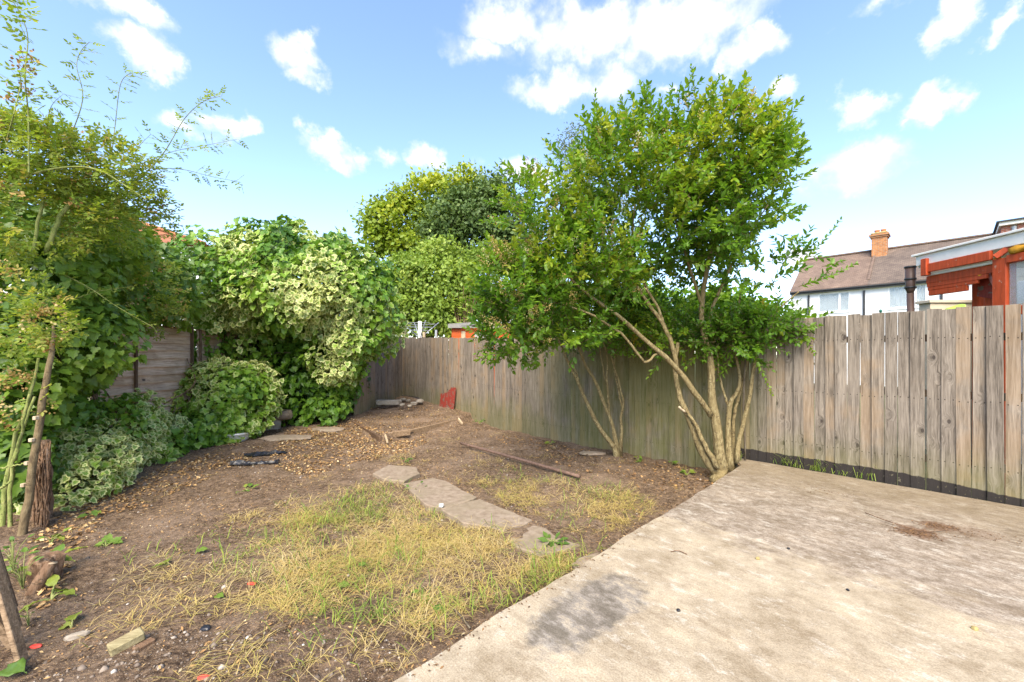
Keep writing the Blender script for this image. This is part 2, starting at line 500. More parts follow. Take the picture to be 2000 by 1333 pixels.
def wood(name, lo, mid, hi, fence=False, scale=1.0, green=.25, warm=(.24, .16, .09), axis='z'):
    s = NT(name)
    ob = s.obj(); r = s.n('ShaderNodeObjectInfo').outputs['Random']
    off = s.n('ShaderNodeCombineXYZ', X=s.math('MULTIPLY', r, 37.1), Y=0.0, Z=s.math('MULTIPLY', r, 91.7)).outputs[0]
    p = s.n('ShaderNodeVectorMath', _operation='ADD'); s.L(ob, p.inputs[0]); s.L(off, p.inputs[1]); p = p.outputs[0]
    st = {'z': (1, 1, .045), 'x': (.045, 1, 1), 'y': (1, .045, 1)}[axis]
    kn = {'z': (6, .01, 3.4), 'x': (2.6, .01, 4.5), 'y': (.01, 2.6, 4.5)}[axis]
    vor = s.n('ShaderNodeTexVoronoi', _feature='F1', Scale=1.0, Randomness=1.0); s.L(s.mapping(p, kn), vor.inputs['Vector'])
    dist = vor.outputs['Distance']
    knot = s.rng(dist, .06, .10, 1, 0)
    halo = s.rng(dist, .05, .32, 1, 0)
    warp = s.n('ShaderNodeVectorMath', _operation='MULTIPLY_ADD')
    hv = s.n('ShaderNodeCombineXYZ', X=s.math('MULTIPLY', halo, .05), Y=0.0, Z=s.math('MULTIPLY', halo, .05)).outputs[0]
    s.L(hv, warp.inputs[0]); warp.inputs[1].default_value = (1, 0, .4); s.L(s.mapping(p, st), warp.inputs[2])
    g = s.noise(warp.outputs[0], 95 * scale, 5, .7, .4)
    g2 = s.noise(warp.outputs[0], 28 * scale, 4, .6, .8)
    big = s.noise(s.pos(), 2.2, 4, .6)
    col = s.ramp(s.math('ADD', s.math('MULTIPLY', g, .55), s.math('MULTIPLY', g2, .45)), [(.38, lo), (.5, mid), (.63, hi)])
    col = s.mix(.55, col, s.ramp(r, [(0, (.72, .70, .68)), (.5, (1, .98, .95)), (1, (1.28, 1.2, 1.1))]), 'MULTIPLY')
    col = s.mix(.6, col, s.ramp(big, [(.3, (.75, .74, .72)), (.7, (1.25, 1.22, 1.18))]), 'MULTIPLY')
    wv = s.rng(s.math('ADD', big, s.math('MULTIPLY', r, .35)), .66, .86)
    col = s.mix(s.math('MULTIPLY', wv, .5), col, warm)
    col = s.mix(s.math('MULTIPLY', halo, .35), col, lo)
    col = s.mix(s.math('MULTIPLY', knot, .85), col, (.045, .035, .03))
    if fence:
        so = s.n('ShaderNodeSeparateXYZ'); s.L(ob, so.inputs[0])
        nx = s.math('LESS_THAN', s.math('ABSOLUTE', s.math('SUBTRACT', s.math('ABSOLUTE', so.outputs[0]), .028)), .0045)
        nz_ = s.math('LESS_THAN', s.math('ABSOLUTE', s.math('SUBTRACT', s.math('FRACT', s.math('DIVIDE', s.math('ADD', so.outputs[2], s.math('MULTIPLY', r, .02)), .6)), .52)), .0085)
        col = s.mix(s.math('MULTIPLY', s.math('MULTIPLY', nx, nz_), .9), col, (.03, .022, .018))
        # algae, damp foot and the bitumen band: stains that sit on the boards
        sp = s.n('ShaderNodeSeparateXYZ'); s.L(s.pos(), sp.inputs[0])
        t = s.math('ADD', s.math('MULTIPLY', s.math('SUBTRACT', sp.outputs[0], 4.52), -.68), s.math('MULTIPLY', s.math('SUBTRACT', sp.outputs[1], 3.62), .733))
        z = sp.outputs[2]
        an = s.noise(s.mapping(s.pos(), (1, 1, .5)), 3.2, 4, .6)
        a1 = s.math('MULTIPLY', s.rng(t, 1.7, 2.6), s.rng(t, 4.6, 6.6, 1, 0))
        a1 = s.math('MULTIPLY', a1, s.rng(an, .22, .55))
        low = s.math('MULTIPLY', s.rng(s.math('SUBTRACT', z, s.math('MULTIPLY', an, .9)), -.55, .15, 1, 0), .55)
        alg = s.math('MAXIMUM', s.math('MULTIPLY', a1, .8), low)
        col = s.mix(alg, col, s.mix(.7, col, (.125, .13, .02)))
        wm = s.math('MULTIPLY', s.rng(t, 8.8, 7.2), s.math('MULTIPLY', s.rng(z, .25, -.1, 0, 1), s.rng(an, .45, .6)))
        band = s.math('ADD', .125, s.math('MULTIPLY', s.math('SUBTRACT', s.noise(s.pos(), 14, 4), .5), .05))
        band = s.math('SUBTRACT', band, s.math('MULTIPLY', s.rng(t, .9, -.4), .09))
        blk = s.math('MULTIPLY', s.rng(s.math('SUBTRACT', z, band), -.004, .006, 1, 0), s.rng(t, 2.36, 2.34, 0, 1))
        blk = s.math('MULTIPLY', blk, s.rng(s.noise(s.pos(), 40, 3), .28, .36, .35, .95))
        col = s.mix(blk, col, (.022, .018, .018))
    s.bump(s.math('SUBTRACT', s.math('ADD', g, g2), knot), .45, .004)
    return s.done(col, .85, .2)


M['fence'] = wood('weathered_fence_wood', (.085, .07, .056), (.195, .165, .135), (.31, .268, .222), fence=True)
M['lap'] = wood('faded_lap_wood', (.34, .22, .155), (.58, .42, .31), (.70, .55, .43), axis='y', green=0)
M['oldwood'] = wood('old_timber', (.12, .08, .05), (.26, .18, .11), (.40, .29, .19), axis='x')
M['darkwood'] = wood('dark_stained_wood', (.06, .035, .022), (.13, .08, .05), (.22, .15, .10))
M['lichwood'] = wood('lichened_timber', (.17, .14, .07), (.28, .24, .13), (.40, .35, .2), axis='x')
M['palewood'] = wood('pale_timber', (.30, .23, .15), (.45, .36, .24), (.58, .49, .36))


def plain(name, col, rough=.6, spec=.3, var=.15, scale=8, metal=0):
    s = NT(name)
    n = s.noise(s.pos(), scale, 5, .6)
    lo = tuple(c * (1 - var) for c in col); hi = tuple(min(1, c * (1 + var)) for c in col)
    s.b.inputs['Metallic'].default_value = metal
    s.bump(n, .08, .005)
    return s.done(s.ramp(n, [(.3, lo), (.7, hi)]), rough, spec)


def peeling(name, col, under, amount=.62, rough=.55):
    s = NT(name)
    n = s.noise(s.pos(), 14, 7, .65); n2 = s.noise(s.mapping(s.pos(), (1, 1, .15)), 40, 4)
    c = s.ramp(n2, [(.3, tuple(x * .75 for x in col)), (.7, tuple(min(1, x * 1.15) for x in col))])
    c = s.mix(s.rng(n, amount, amount + .04), c, under)
    s.bump(n, .2, .004)
    return s.done(c, rough, .3)


def soil_mat():
    s = NT('garden_soil'); p = s.pos()
    n1 = s.noise(p, 2.0, 5, .6); n2 = s.noise(p, 22, 8, .7); n3 = s.noise(p, 110, 5, .7)
    c = s.ramp(n2, [(.36, (.048, .030, .019)), (.5, (.128, .084, .054)), (.62, (.25, .17, .11))])
    c = s.mix(s.rng(n1, .42, .68), c, s.mix(.55, c, (.28, .2, .14)))
    fl = s.rng(s.noise(s.mapping(p, (1, 1.6, 1)), 75, 3, .5), .58, .63)
    c = s.mix(s.math('MULTIPLY', fl, .75), c, (.38, .25, .13))
    fl2 = s.rng(s.noise(s.mapping(p, (1.3, 1, 1), loc=(5, 3, 0)), 130, 2, .5), .64, .69)
    c = s.mix(s.math('MULTIPLY', fl2, .7), c, (.48, .40, .30))
    s.bump(s.math('ADD', n2, s.math('MULTIPLY', n3, .6)), .9, .03)
    return s.done(c, .95, .1)


FD = np.array((-.68, .733, 0)); FN = np.array((.733, .68, 0)); FP = np.array((4.52, 3.62, 0))   # right-hand fence: direction, outward normal, point


def slab_mat():
    s = NT('patio_concrete'); p = s.pos()
    q = s.mapping(p, rot=(0, 0, -math.atan2(FD[1], FD[0])))           # x along the fence
    st = s.mapping(q, (.6, 1, 1))
    big = s.noise(p, .9, 4, .6); med = s.noise(st, 4.5, 10, .72); fine = s.noise(s.mapping(q, (.75, 1, 1)), 17, 12, .85); gr = s.noise(p, 120, 5, .8)
    broom = s.noise(s.mapping(q, (.02, 1, 1)), 120, 3, .6)
    c = s.ramp(fine, [(.40, (.165, .128, .092)), (.5, (.265, .213, .16)), (.60, (.38, .325, .26))])
    sp = s.n('ShaderNodeSeparateXYZ'); s.L(p, sp.inputs[0]); X, Y = sp.outputs[0], sp.outputs[1]
    dist = s.math('ADD', s.math('MULTIPLY', s.math('SUBTRACT', X, float(FP[0])), float(-FN[0])), s.math('MULTIPLY', s.math('SUBTRACT', Y, float(FP[1])), float(-FN[1])))  # metres from fence
    wear = s.math('ADD', dist, s.math('MULTIPLY', s.math('SUBTRACT', med, .5), 1.8))
    # newer, cleaner screed away from the fence
    new = s.rng(wear, 2.35, 2.75)
    clean = s.ramp(s.math('ADD', s.math('MULTIPLY', fine, .5), s.math('MULTIPLY', big, .5)), [(.38, (.325, .262, .178)), (.62, (.435, .365, .262))])
    c = s.mix(s.math('MULTIPLY', new, .8), c, clean)
    c = s.mix(.75, c, s.ramp(s.noise(p, 3.2, 9, .72), [(.38, (.66, .62, .56)), (.5, (1, 1, 1)), (.62, (1.25, 1.25, 1.23))]), 'MULTIPLY')
    # lime bloom streaks
    c = s.mix(s.math('MULTIPLY', s.rng(s.noise(st, 8, 12, .8), .535, .60), .6), c, (.50, .455, .38))
    # rubbed brown patches
    c = s.mix(s.math('MULTIPLY', s.rng(s.noise(s.mapping(st, loc=(3, 8, 1)), 7, 11, .8), .535, .61), .5), c, (.21, .155, .10))
    # damp, mossy strip next to the fence
    moss = s.math('MULTIPLY', s.rng(s.math('ADD', dist, s.math('MULTIPLY', s.math('SUBTRACT', med, .5), 2.4)), .3, 1.7, 1, 0), s.rng(fine, .4, .58, .4, 1))
    c = s.mix(s.math('MULTIPLY', moss, .68), c, (.20, .155, .09))
    # burnt grey patch
    bx, by = G(1152, 1190, 0)[:2]
    u = s.math('SUBTRACT', X, float(bx)); v = s.math('SUBTRACT', Y, float(by))
    a = s.math('ADD', s.math('MULTIPLY', u, .74), s.math('MULTIPLY', v, .67)); b = s.math('SUBTRACT', s.math('MULTIPLY', v, .74), s.math('MULTIPLY', u, .67))
    r2 = s.math('SQRT', s.math('ADD', s.math('POWER', s.math('DIVIDE', a, .46), 2), s.math('POWER', s.math('DIVIDE', b, .20), 2)))
    ed = s.math('ADD', r2, s.math('MULTIPLY', s.math('SUBTRACT', s.noise(p, 9, 7, .7), .5), 1.3))
    burn = s.rng(ed, .72, 1.08, 1, 0)
    bn = s.noise(st, 9, 8, .72)
    bc = s.ramp(bn, [(.40, (.08, .07, .058)), (.48, (.135, .118, .10)), (.54, (.22, .195, .17)), (.62, (.38, .32, .235))])
    c = s.mix(s.math('MULTIPLY', burn, .78), c, bc)
    # swept brown dirt
    for (dx, dy, rr, am) in ((1790, 1040, .17, .9), (1830, 1028, .14, .8), (1900, 1040, .2, .35)):
        ex, ey = G(dx, dy, 0)[:2]
        w = s.math('SQRT', s.math('ADD', s.math('POWER', s.math('SUBTRACT', X, float(ex)), 2), s.math('POWER', s.math('SUBTRACT', Y, float(ey)), 2)))
        w = s.math('ADD', w, s.math('MULTIPLY', s.math('SUBTRACT', s.noise(p, 16, 6, .75), .5), .35))
        c = s.mix(s.math('MULTIPLY', s.rng(w, rr * .4, rr, 1, 0), am), c, (.15, .085, .05))
    c = s.mix(.7, c, s.ramp(gr, [(.38, (.6, .58, .55)), (.62, (1.25, 1.25, 1.25))]), 'MULTIPLY')
    c = s.mix(s.math('MULTIPLY', new, .4), c, s.ramp(broom, [(.3, (.82, .8, .77)), (.6, (1.1, 1.1, 1.1))]), 'MULTIPLY')
    s.bump(s.math('ADD', s.math('ADD', fine, s.math('MULTIPLY', gr, .5)), s.math('MULTIPLY', broom, .8)), .35, .006)
    return s.done(c, .9, .2)


def stone_mat(name, a, b, c, sc=14):
    s = NT(name); p = s.pos()
    n = s.noise(p, sc, 7, .65); n2 = s.noise(p, 3, 4); n3 = s.noise(p, 160, 3)
    col = s.mix(s.rng(n2, .4, .65, 0, .6), s.ramp(n, [(.3, a), (.5, b), (.7, c)]), s.mix(.5, b, (.2, .17, .1)))
    s.bump(s.math('ADD', n, s.math('MULTIPLY', n3, .4)), .5, .01)
    return s.done(col, .9, .15)


def brick_mat(name, c1, c2, mortar, along=(1, 0)):
    s = NT(name); p = s.pos()
    sp = s.n('ShaderNodeSeparateXYZ'); s.L(p, sp.inputs[0])
    u = s.math('ADD', s.math('MULTIPLY', sp.outputs[0], along[0]), s.math('MULTIPLY', sp.outputs[1], along[1]))
    q = s.n('ShaderNodeCombineXYZ', X=u, Y=sp.outputs[2], Z=0.0).outputs[0]
    b = s.n('ShaderNodeTexBrick', Color1=(*c1, 1), Color2=(*c2, 1), Mortar=(*mortar, 1), Scale=1.0)
    b.inputs['Brick Width'].default_value = .225; b.inputs['Row Height'].default_value = .075; b.inputs['Mortar Size'].default_value = .01
    s.L(q, b.inputs['Vector'])
    n = s.noise(p, 7, 5)
    c = s.mix(.6, b.outputs['Color'], s.ramp(n, [(.3, (.6, .6, .6)), (.7, (1.3, 1.25, 1.2))]), 'MULTIPLY')
    s.bump(b.outputs['Fac'], -.4, .01)
    return s.done(c, .85, .2)


def roof_mat(name, c1, c2, axis, pitch):
    """plain tiles in courses, too small to pick apart from here"""
    s = NT(name); p = s.pos()
    sp = s.n('ShaderNodeSeparateXYZ'); s.L(p, sp.inputs[0])
    u = s.math('ADD', s.math('MULTIPLY', sp.outputs[0], float(axis[0])), s.math('MULTIPLY', sp.outputs[1], float(axis[1])))
    q = s.n('ShaderNodeCombineXYZ', X=u, Y=s.math('MULTIPLY', sp.outputs[2], 1 / math.sin(pitch)), Z=0.0).outputs[0]
    b = s.n('ShaderNodeTexBrick', Color1=(*c1, 1), Color2=(*c2, 1), Mortar=(c1[0] * .45, c1[1] * .45, c1[2] * .45, 1), Scale=1.0)
    b.inputs['Brick Width'].default_value = .17; b.inputs['Row Height'].default_value = .11; b.inputs['Mortar Size'].default_value = .007
    s.L(q, b.inputs['Vector'])
    n = s.noise(p, 1.3, 6, .65)
    c = s.mix(.8, b.outputs['Color'], s.ramp(n, [(.3, (.65, .65, .65)), (.7, (1.3, 1.28, 1.2))]), 'MULTIPLY')
    s.bump(b.outputs['Fac'], -.5, .02)
    return s.done(c, .85, .2)


def glass_mat(name='window_glass'):
    s = NT(name); s.b.inputs['Transmission Weight'].default_value = .75
    n = s.noise(s.pos(), 1.5, 2); s.bump(n, .05, .01)
    return s.done((.75, .8, .82), .04, .6)


M['soil'] = soil_mat()
M['slab'] = slab_mat()
M['stone'] = stone_mat('paving_stone', (.17, .125, .085), (.255, .195, .14), (.33, .265, .20))
M['rock'] = stone_mat('rough_concrete', (.17, .14, .11), (.30, .255, .20), (.44, .385, .31), 9)
M['pebble'] = leaf_mat('pebbles', [(0, (.13, .10, .08)), (.4, (.3, .24, .19)), (.8, (.5, .45, .4)), (1, (.72, .68, .62))], trans=0.0, rough=.8, spec=.2)
M['ground'] = stone_mat('far_ground', (.06, .08, .03), (.10, .12, .04), (.15, .15, .06), 3)
M['render'] = plain('white_render', (.74, .74, .75), .8, .2, .06, 2)
M['upvc'] = plain('white_plastic_frame', (.8, .8, .8), .4, .4, .04)
M['blind'] = plain('white_blind', (.62, .64, .66), .8, .2, .05)
M['curtain'] = plain('net_curtain', (.58, .6, .62), .9, .1, .1, 5)
M['room'] = plain('dim_room', (.09, .09, .09), .9, .1)
M['glass'] = glass_mat()
M['gutter'] = plain('black_gutter', (.03, .03, .033), .45, .4)
M['brownpipe'] = plain('brown_plastic_pipe', (.10, .06, .045), .45, .4)
M['chimney'] = brick_mat('orange_stock_brick', (.50, .20, .06), (.36, .14, .05), (.3, .24, .18), along=(.68, -.733))
M['brick'] = brick_mat('red_brick', (.36, .10, .055), (.27, .08, .05), (.34, .28, .24), along=(.68, -.733))
M['lichen'] = plain('lichened_cap', (.36, .28, .12), .9, .1, .4, 9)
M['pot'] = plain('terracotta', (.42, .17, .08), .85, .2, .25)
PITCH = math.atan2(2.4, 3.5)
M['roof_red'] = roof_mat('red_tiles', (.20, .143, .112), (.16, .112, .09), FD, PITCH)
M['roof_grey'] = roof_mat('brown_tiles', (.165, .128, .105), (.13, .10, .085), FD, PITCH)
M['roof_orange'] = roof_mat('orange_tiles', (.36, .15, .085), (.27, .11, .07), (.2, .98), .6)
M['redpaint'] = peeling('peeling_red_paint', (.50, .075, .02), (.5, .3, .2), .64)
M['orangepaint'] = peeling('orange_shed_paint', (.58, .10, .015), (.5, .12, .03), .7)
M['redsheet'] = peeling('flaking_red_sheet', (.27, .04, .028), (.16, .13, .10), .53)
M['whitepaint'] = plain('white_fascia', (.82, .79, .73), .6, .3, .06)
M['beige'] = plain('beige_cladding', (.55, .47, .35), .7, .2, .06)
M['foam'] = plain('orange_expanding_foam', (.55, .27, .03), .9, .1, .3, 20)
M['rust'] = plain('rusty_steel', (.17, .105, .075), .8, .3, .4, 25)
M['galv'] = plain('galvanised_steel', (.42, .44, .46), .45, .5, .1, metal=.6)
M['blackplastic'] = plain('black_plastic_sheet', (.014, .014, .018), .35, .5)
M['whitepot'] = plain('dirty_white_plastic', (.62, .60, .55), .5, .3, .12, 6)
M['felt'] = stone_mat('roofing_felt', (.16, .15, .14), (.24, .235, .22), (.32, .31, .3), 6)
M['lime'] = plain('lime_green_plastic', (.42, .62, .10), .45, .3, .1)
M['teal'] = plain('green_metal_post', (.03, .14, .10), .5, .3)
M['redbit'] = plain('red_scrap', (.62, .06, .04), .6, .3)

# ================================================================== ground
BED = [(745, 850, -.08), (690, 826, -.06), (895, 815, -.06)]
bA, bB, bC = [G(a, b, c) for a, b, c in BED]

PIT = G(772, 850, -.2)


def seg_side(x, y, a, b):
    return (b[0] - a[0]) * (y - a[1]) - (b[1] - a[1]) * (x - a[0])


def bed_mask(x, y):
    # behind the two timber edges
    l1 = np.hypot(*(bB - bA)[:2]); l2 = np.hypot(*(bC - bA)[:2])
    d1 = seg_side(x, y, bB, bA) / l1          # +: inside of the left edge
    d2 = seg_side(x, y, bA, bC) / l2
    return np.clip(np.minimum(d1, d2) / .06, 0, 1)


def gz(x, y, rough=True):
    x = np.asarray(x, float); y = np.asarray(y, float)
    t = (x - FP[0]) * FD[0] + (y - FP[1]) * FD[1]
    base = -.25 + .09 * np.clip((t - 7) / 2, 0, 1)
    m = bed_mask(x, y)
    top = -.10 + .07 * np.clip((y - 9.0), 0, 3)
    z = base * (1 - m) + np.maximum(top, base) * m
    z = z - .22 * np.exp(-(((x - PIT[0]) / .16) ** 2 + ((y - PIT[1]) / .10) ** 2))
    if rough:
        q = np.stack([x, y, 0 * x], -1).reshape(-1, 3)
        z = z + ((vnoise(q, 1.1, 1) - .5) * .07 + (vnoise(q, 4.5, 2) - .5) * .04 + (vnoise(q, 13, 3) - .5) * .022).reshape(x.shape)
    return z


def on_soil(px, py):
    p = G(px, py, -.25)
    for _ in range(4):
        z = float(gz(np.array([p[0]]), np.array([p[1]]))[0])
        p = G(px, py, z)
    return p


def ground_sheet():
    s = 400
    V = [(-s, -s, -.42), (s, -s, -.42), (s, s, -.42), (-s, s, -.42)]
    return tag(mesh_from('ground', V, [(0, 1, 2, 3)], M['ground']), 'flat grassy ground beyond the fences', kind='structure')


ground_sheet()
# soil sheet of the wedge-shaped garden
xs = np.arange(-7.2, 5.0, .045); ys = np.arange(.9, 13.2, .045)
XX, YY = np.meshgrid(xs, ys)
ZZ = gz(XX, YY)
tF = (XX - FP[0]) * FN[0] + (YY - FP[1]) * FN[1]
idx = np.arange(XX.size).reshape(XX.shape)
SL = [G(753, 1333, 0), G(1168, 1082, 0), G(1350, 971, 0), G(1447, 909, 0)]      # garden edge of the patio
sd = (SL[3] - SL[0])[:2]; sd = sd / np.linalg.norm(sd)
inslab = ((XX - SL[0][0]) * sd[1] - (YY - SL[0][1]) * sd[0]) > .12
keep = (tF < .25) & ~inslab
kq = keep[:-1, :-1] & keep[1:, :-1] & keep[1:, 1:] & keep[:-1, 1:]
Q = np.stack([idx[:-1, :-1], idx[:-1, 1:], idx[1:, 1:], idx[1:, :-1]], -1)[kq]
used = np.zeros(XX.size, bool); used[Q.ravel()] = True
remap = np.cumsum(used) - 1
VS = np.stack([XX, YY, ZZ], -1).reshape(-1, 3)[used]
tag(tri_mesh('garden_soil', VS, remap[Q], M['soil'], smooth=True), 'bare brown garden soil with straw and crumbs', kind='structure')

# patio: one cast slab, slightly uneven edge, sheet on a thick body
e0 = SL[0][:2] - sd * 3.2
cornerA = SL[3][:2]
cornerB = (FP + FD * 2.30 - FN * .03)[:2]
edge = []
L = np.linalg.norm(cornerA - e0)
for k in range(70):
    q = e0 + sd * L * k / 69
    w = (vnoise(np.array([[q[0] * 9, q[1] * 9, 0]]), 1, 5)[0] - .5) * .022 + (vnoise(np.array([[q[0] * 2, q[1] * 2, 0]]), 1, 6)[0] - .5) * .03
    edge.append(q + np.array((-sd[1], sd[0])) * w)
mid = (cornerA + cornerB) / 2 + (cornerA + cornerB - 2 * (FP + FD * 1.2)[:2]) * .02
edge += [mid]
for k in range(40):
    q = cornerB - FD[:2] * (7.0 * k / 39)
    w = (vnoise(np.array([[q[0] * 8, q[1] * 8, 3]]), 1, 5)[0] - .5) * .025
    edge.append(q - FN[:2] * (w + .01))
edge += [edge[-1] - FN[:2] * 7]
edge = np.array(edge)
bm = bmesh.new()
topv = [bm.verts.new((x, y, 0)) for x, y in edge]
f = bm.faces.new(topv)
ex = bmesh.ops.extrude_face_region(bm, geom=[f])
for v in ex['geom']:
    if isinstance(v, bmesh.types.BMVert): v.co.z -= .4
bm.normal_update()
bmesh.ops.recalc_face_normals(bm, faces=list(bm.faces))
hard = [e for e in bm.edges if all(abs(v.co.z) < 1e-5 for v in e.verts)]
bmesh.ops.bevel(bm, geom=hard, offset=.012, segments=2, affect='EDGES')
me = bpy.data.meshes.new('patio'); bm.to_mesh(me); bm.free(); me.materials.append(M['slab'])
o = bpy.data.objects.new('patio', me); COL.objects.link(o)
tag(o, 'pale stained concrete patio with a burnt grey patch', kind='structure')


def slab_stone(label, pix, z=-.215, th=.09):
    pts = [G(a, b, z) for a, b in pix]
    c = np.mean(pts, 0)
    bm = bmesh.new()
    # densify the outline so that it looks broken rather than cut
    out = []
    for i, p in enumerate(pts):
        q = pts[(i + 1) % len(pts)]
        for k in range(3):
            r = p + (q - p) * k / 3
            out.append(r + np.append(rng.normal(0, .008, 2), 0) * (k > 0))
    vs = [bm.verts.new(Vector(p - c)) for p in out]
    f = bm.faces.new(vs)
    if f.normal.z < 0: f.normal_flip()
    ex = bmesh.ops.extrude_face_region(bm, geom=[f])
    for v in ex['geom']:
        if isinstance(v, bmesh.types.BMVert): v.co.z -= th
    bmesh.ops.recalc_face_normals(bm, faces=list(bm.faces))
    bmesh.ops.bevel(bm, geom=[e for e in bm.edges if all(abs(v.co.z) < 1e-4 for v in e.verts)], offset=.008, segments=1, affect='EDGES')
    me = bpy.data.meshes.new('paving_stone'); bm.to_mesh(me); bm.free(); me.materials.append(M['stone'])
    o = bpy.data.objects.new('paving_stone', me); COL.objects.link(o); o.location = c
    return tag(o, label, 'paving stone', 'stepping stones sunk in the soil')


def c3(pts): return [(650 + x / 2.76, 850 + y / 2.76) for x, y in pts]


slab_stone('farthest paving stone, small and half covered by soil, nearest the timber bed', c3([(215, 205), (300, 160), (450, 172), (470, 205), (385, 248), (285, 238)]))
slab_stone('broken paving stone with rounded corner, second from the timber bed', c3([(375, 262), (540, 230), (620, 250), (700, 298), (775, 332), (735, 352), (590, 398), (500, 372), (445, 322)]))
slab_stone('largest flat paving stone in the middle of the stepping path', c3([(590, 402), (738, 355), (795, 343), (900, 388), (1075, 455), (948, 522), (830, 492), (700, 472)]), z=-.205)
slab_stone('paving stone with grass tuft growing over it, beside the dry grass near the patio', c3([(920, 552), (1080, 485), (1150, 500), (1212, 550), (1335, 590), (1250, 622), (1100, 640), (990, 602)]))
slab_stone('small sliver of paving stone against the patio edge', c3([(1285, 690), (1340, 655), (1440, 628), (1420, 690), (1330, 740)]))

# ================================================================== fences
def board_mesh(w, h, th=.018):
    n = 6
    bow = rng.normal(0, .003); twist = rng.normal(0, .003)
    V = []; Fc = []
    tl = rng.normal(0, .004, 2)
    for i in range(n):
        z = h * i / (n - 1); q = i / (n - 1)
        ox = bow * math.sin(q * math.pi); oy = twist * math.sin(q * math.pi * 1.3)
        for k, (sx, sy) in enumerate(((-1, -1), (1, -1), (1, 1), (-1, 1))):
            zz = z + (tl[0 if sx < 0 else 1] if i == n - 1 else 0)
            V.append((sx * w / 2 + ox, sy * th / 2 + oy + (.004 * sx * sy), zz))
    for i in range(n - 1):
        for k in range(4):
            a = i * 4 + k; b = i * 4 + (k + 1) % 4
            Fc.append((a, b, b + 4, a + 4))
    Fc.append((3, 2, 1, 0)); Fc.append(tuple((n - 1) * 4 + k for k in range(4)))
    return V, Fc


FANG = math.atan2(FD[1], FD[0])
fence = thing('board_fence', 'tall weathered grey board fence running along the right-hand side', 'fence', tuple(FP))
tops = ([-3, 0, 1.4, 2.28, 2.32, 3.6, 4.2, 8, 11.5], [1.80, 1.785, 1.765, 1.735, 1.62, 1.56, 1.60, 1.70, 1.81])
bots = ([-3, 2.2, 2.32, 7, 8, 9.3, 10.4, 11.5], [-.01, -.01, -.30, -.30, -.22, -.12, .14, .12])
t = -2.6
while t < 11.35:
    w = random.uniform(.088, .104) if t < 8 else random.uniform(.095, .105)
    zb = np.interp(t, *bots); zt = np.interp(t, *tops) + random.gauss(0, .007)
    V, Fc = board_mesh(w, zt - zb)
    b = mesh_from('board', V, Fc, M['fence'], fence)
    lap = .005 * (1 if random.random() < .5 else -1)
    b.location = Vector(FD * (t + w / 2) + FN * lap + np.array((0, 0, zb)))
    b.rotation_euler = (random.gauss(0, .004), random.gauss(0, .003), FANG)
    gap = random.choice((.0, .0, .001, .001, .002, .006)) if t < 7 else .002
    t += w + gap
for z0, t0, t1 in ((.3, -2.6, 2.28), (.95, -2.6, 2.28), (1.5, -2.6, 2.28), (.1, 2.32, 7), (.75, 2.32, 7), (1.3, 2.32, 7), (.35, 7, 11.3), (1.4, 7, 11.3)):
    beam('rail', FD * t0 + FN * .045 + np.array((0, 0, z0)), FD * t1 + FN * .045 + np.array((0, 0, z0)), .05, .07, M['darkwood'], fence)
for tp in (-1.4, .5, 2.3, 4.2, 6.1, 8, 9.9):
    beam('post', FD * tp + FN * .13 + np.array((0, 0, -.4)), FD * tp + FN * .13 + np.array((0, 0, 1.5)), .09, .09, M['darkwood'], fence, up=(1, 0, 0))

# short return of the same boards in the far corner
C1 = FP + FD * 11.37
C0 = np.array((-3.55, 9.2, 0.))
rd = C1 - C0; rl = np.linalg.norm(rd[:2]); rd = rd / rl
ret = thing('return_fence', 'short board fence in the far corner, brown and damp below, half behind ivy', 'fence', tuple(C0))
t = 0
while t < rl - .03:
    w = random.uniform(.095, .105)
    zb = -.1 + .2 * t / rl
    V, Fc = board_mesh(w, 1.78 - zb + random.gauss(0, .006))
    b = mesh_from('board', V, Fc, M['fence'], ret)
    b.location = Vector(rd * (t + w / 2) + np.array((0, 0, zb))); b.rotation_euler = (0, random.gauss(0, .003), math.atan2(rd[1], rd[0]))
    t += w + .002
rn = np.array((-rd[1], rd[0], 0))
for z0 in (.4, 1.4):
    beam('rail', rn * .04 + np.array((0, 0, z0)), rd * rl * .98 + rn * .04 + np.array((0, 0, z0)), .05, .07, M['darkwood'], ret)

# lap panels on the left boundary
LX = -5.9


def lap_panel(y0, y1, label, zb=-.2, zt=1.78):
    o = thing('lap_panel', label, 'fence panel', (LX, y0, zb), 'lap panels along the left boundary')
    n = 15; h = (zt - zb) / n
    for i in range(n):
        z = i * h
        a = random.gauss(0, .006); c = random.gauss(0, .006)
        m = 8; V = []; Fc = []
        for k in range(m):
            y = (y1 - y0) * k / (m - 1); wv = (vnoise(np.array([[y * 3, z * 9, y0]]), 1, 8)[0] - .5) * .02
            bul = random.gauss(0, .002)
            zz = a + (c - a) * k / (m - 1)
            V += [(.046 + bul, y, z + zz + wv), (.010 + bul, y, z + h * 1.12 + zz), (0 + bul, y, z + h * 1.12 + zz), (.032 + bul, y, z + zz + wv)]
        for k in range(m - 1):
            for q in range(4):
                Fc.append((k * 4 + q, k * 4 + (q + 1) % 4, k * 4 + 4 + (q + 1) % 4, k * 4 + 4 + q))
        Fc += [(3, 2, 1, 0), tuple((m - 1) * 4 + q for q in range(4))]
        mesh_from('slat', V, Fc, M['lap'], o)
    H = zt - zb
    for yy in (.03, (y1 - y0) * .36, (y1 - y0) - .03):
        box('batten', (.048, yy - .019, 0), (.078, yy + .019, H), M['darkwood'], o, .003)
    box('cap_rail', (-.02, 0, H + .002), (.06, y1 - y0, H + .03), M['darkwood'], o, .004)
    beam('post', (-.03, y1 - y0 + .05, -.2), (-.03, y1 - y0 + .05, H + .05), .08, .08, M['darkwood'], o, up=(1, 0, 0))


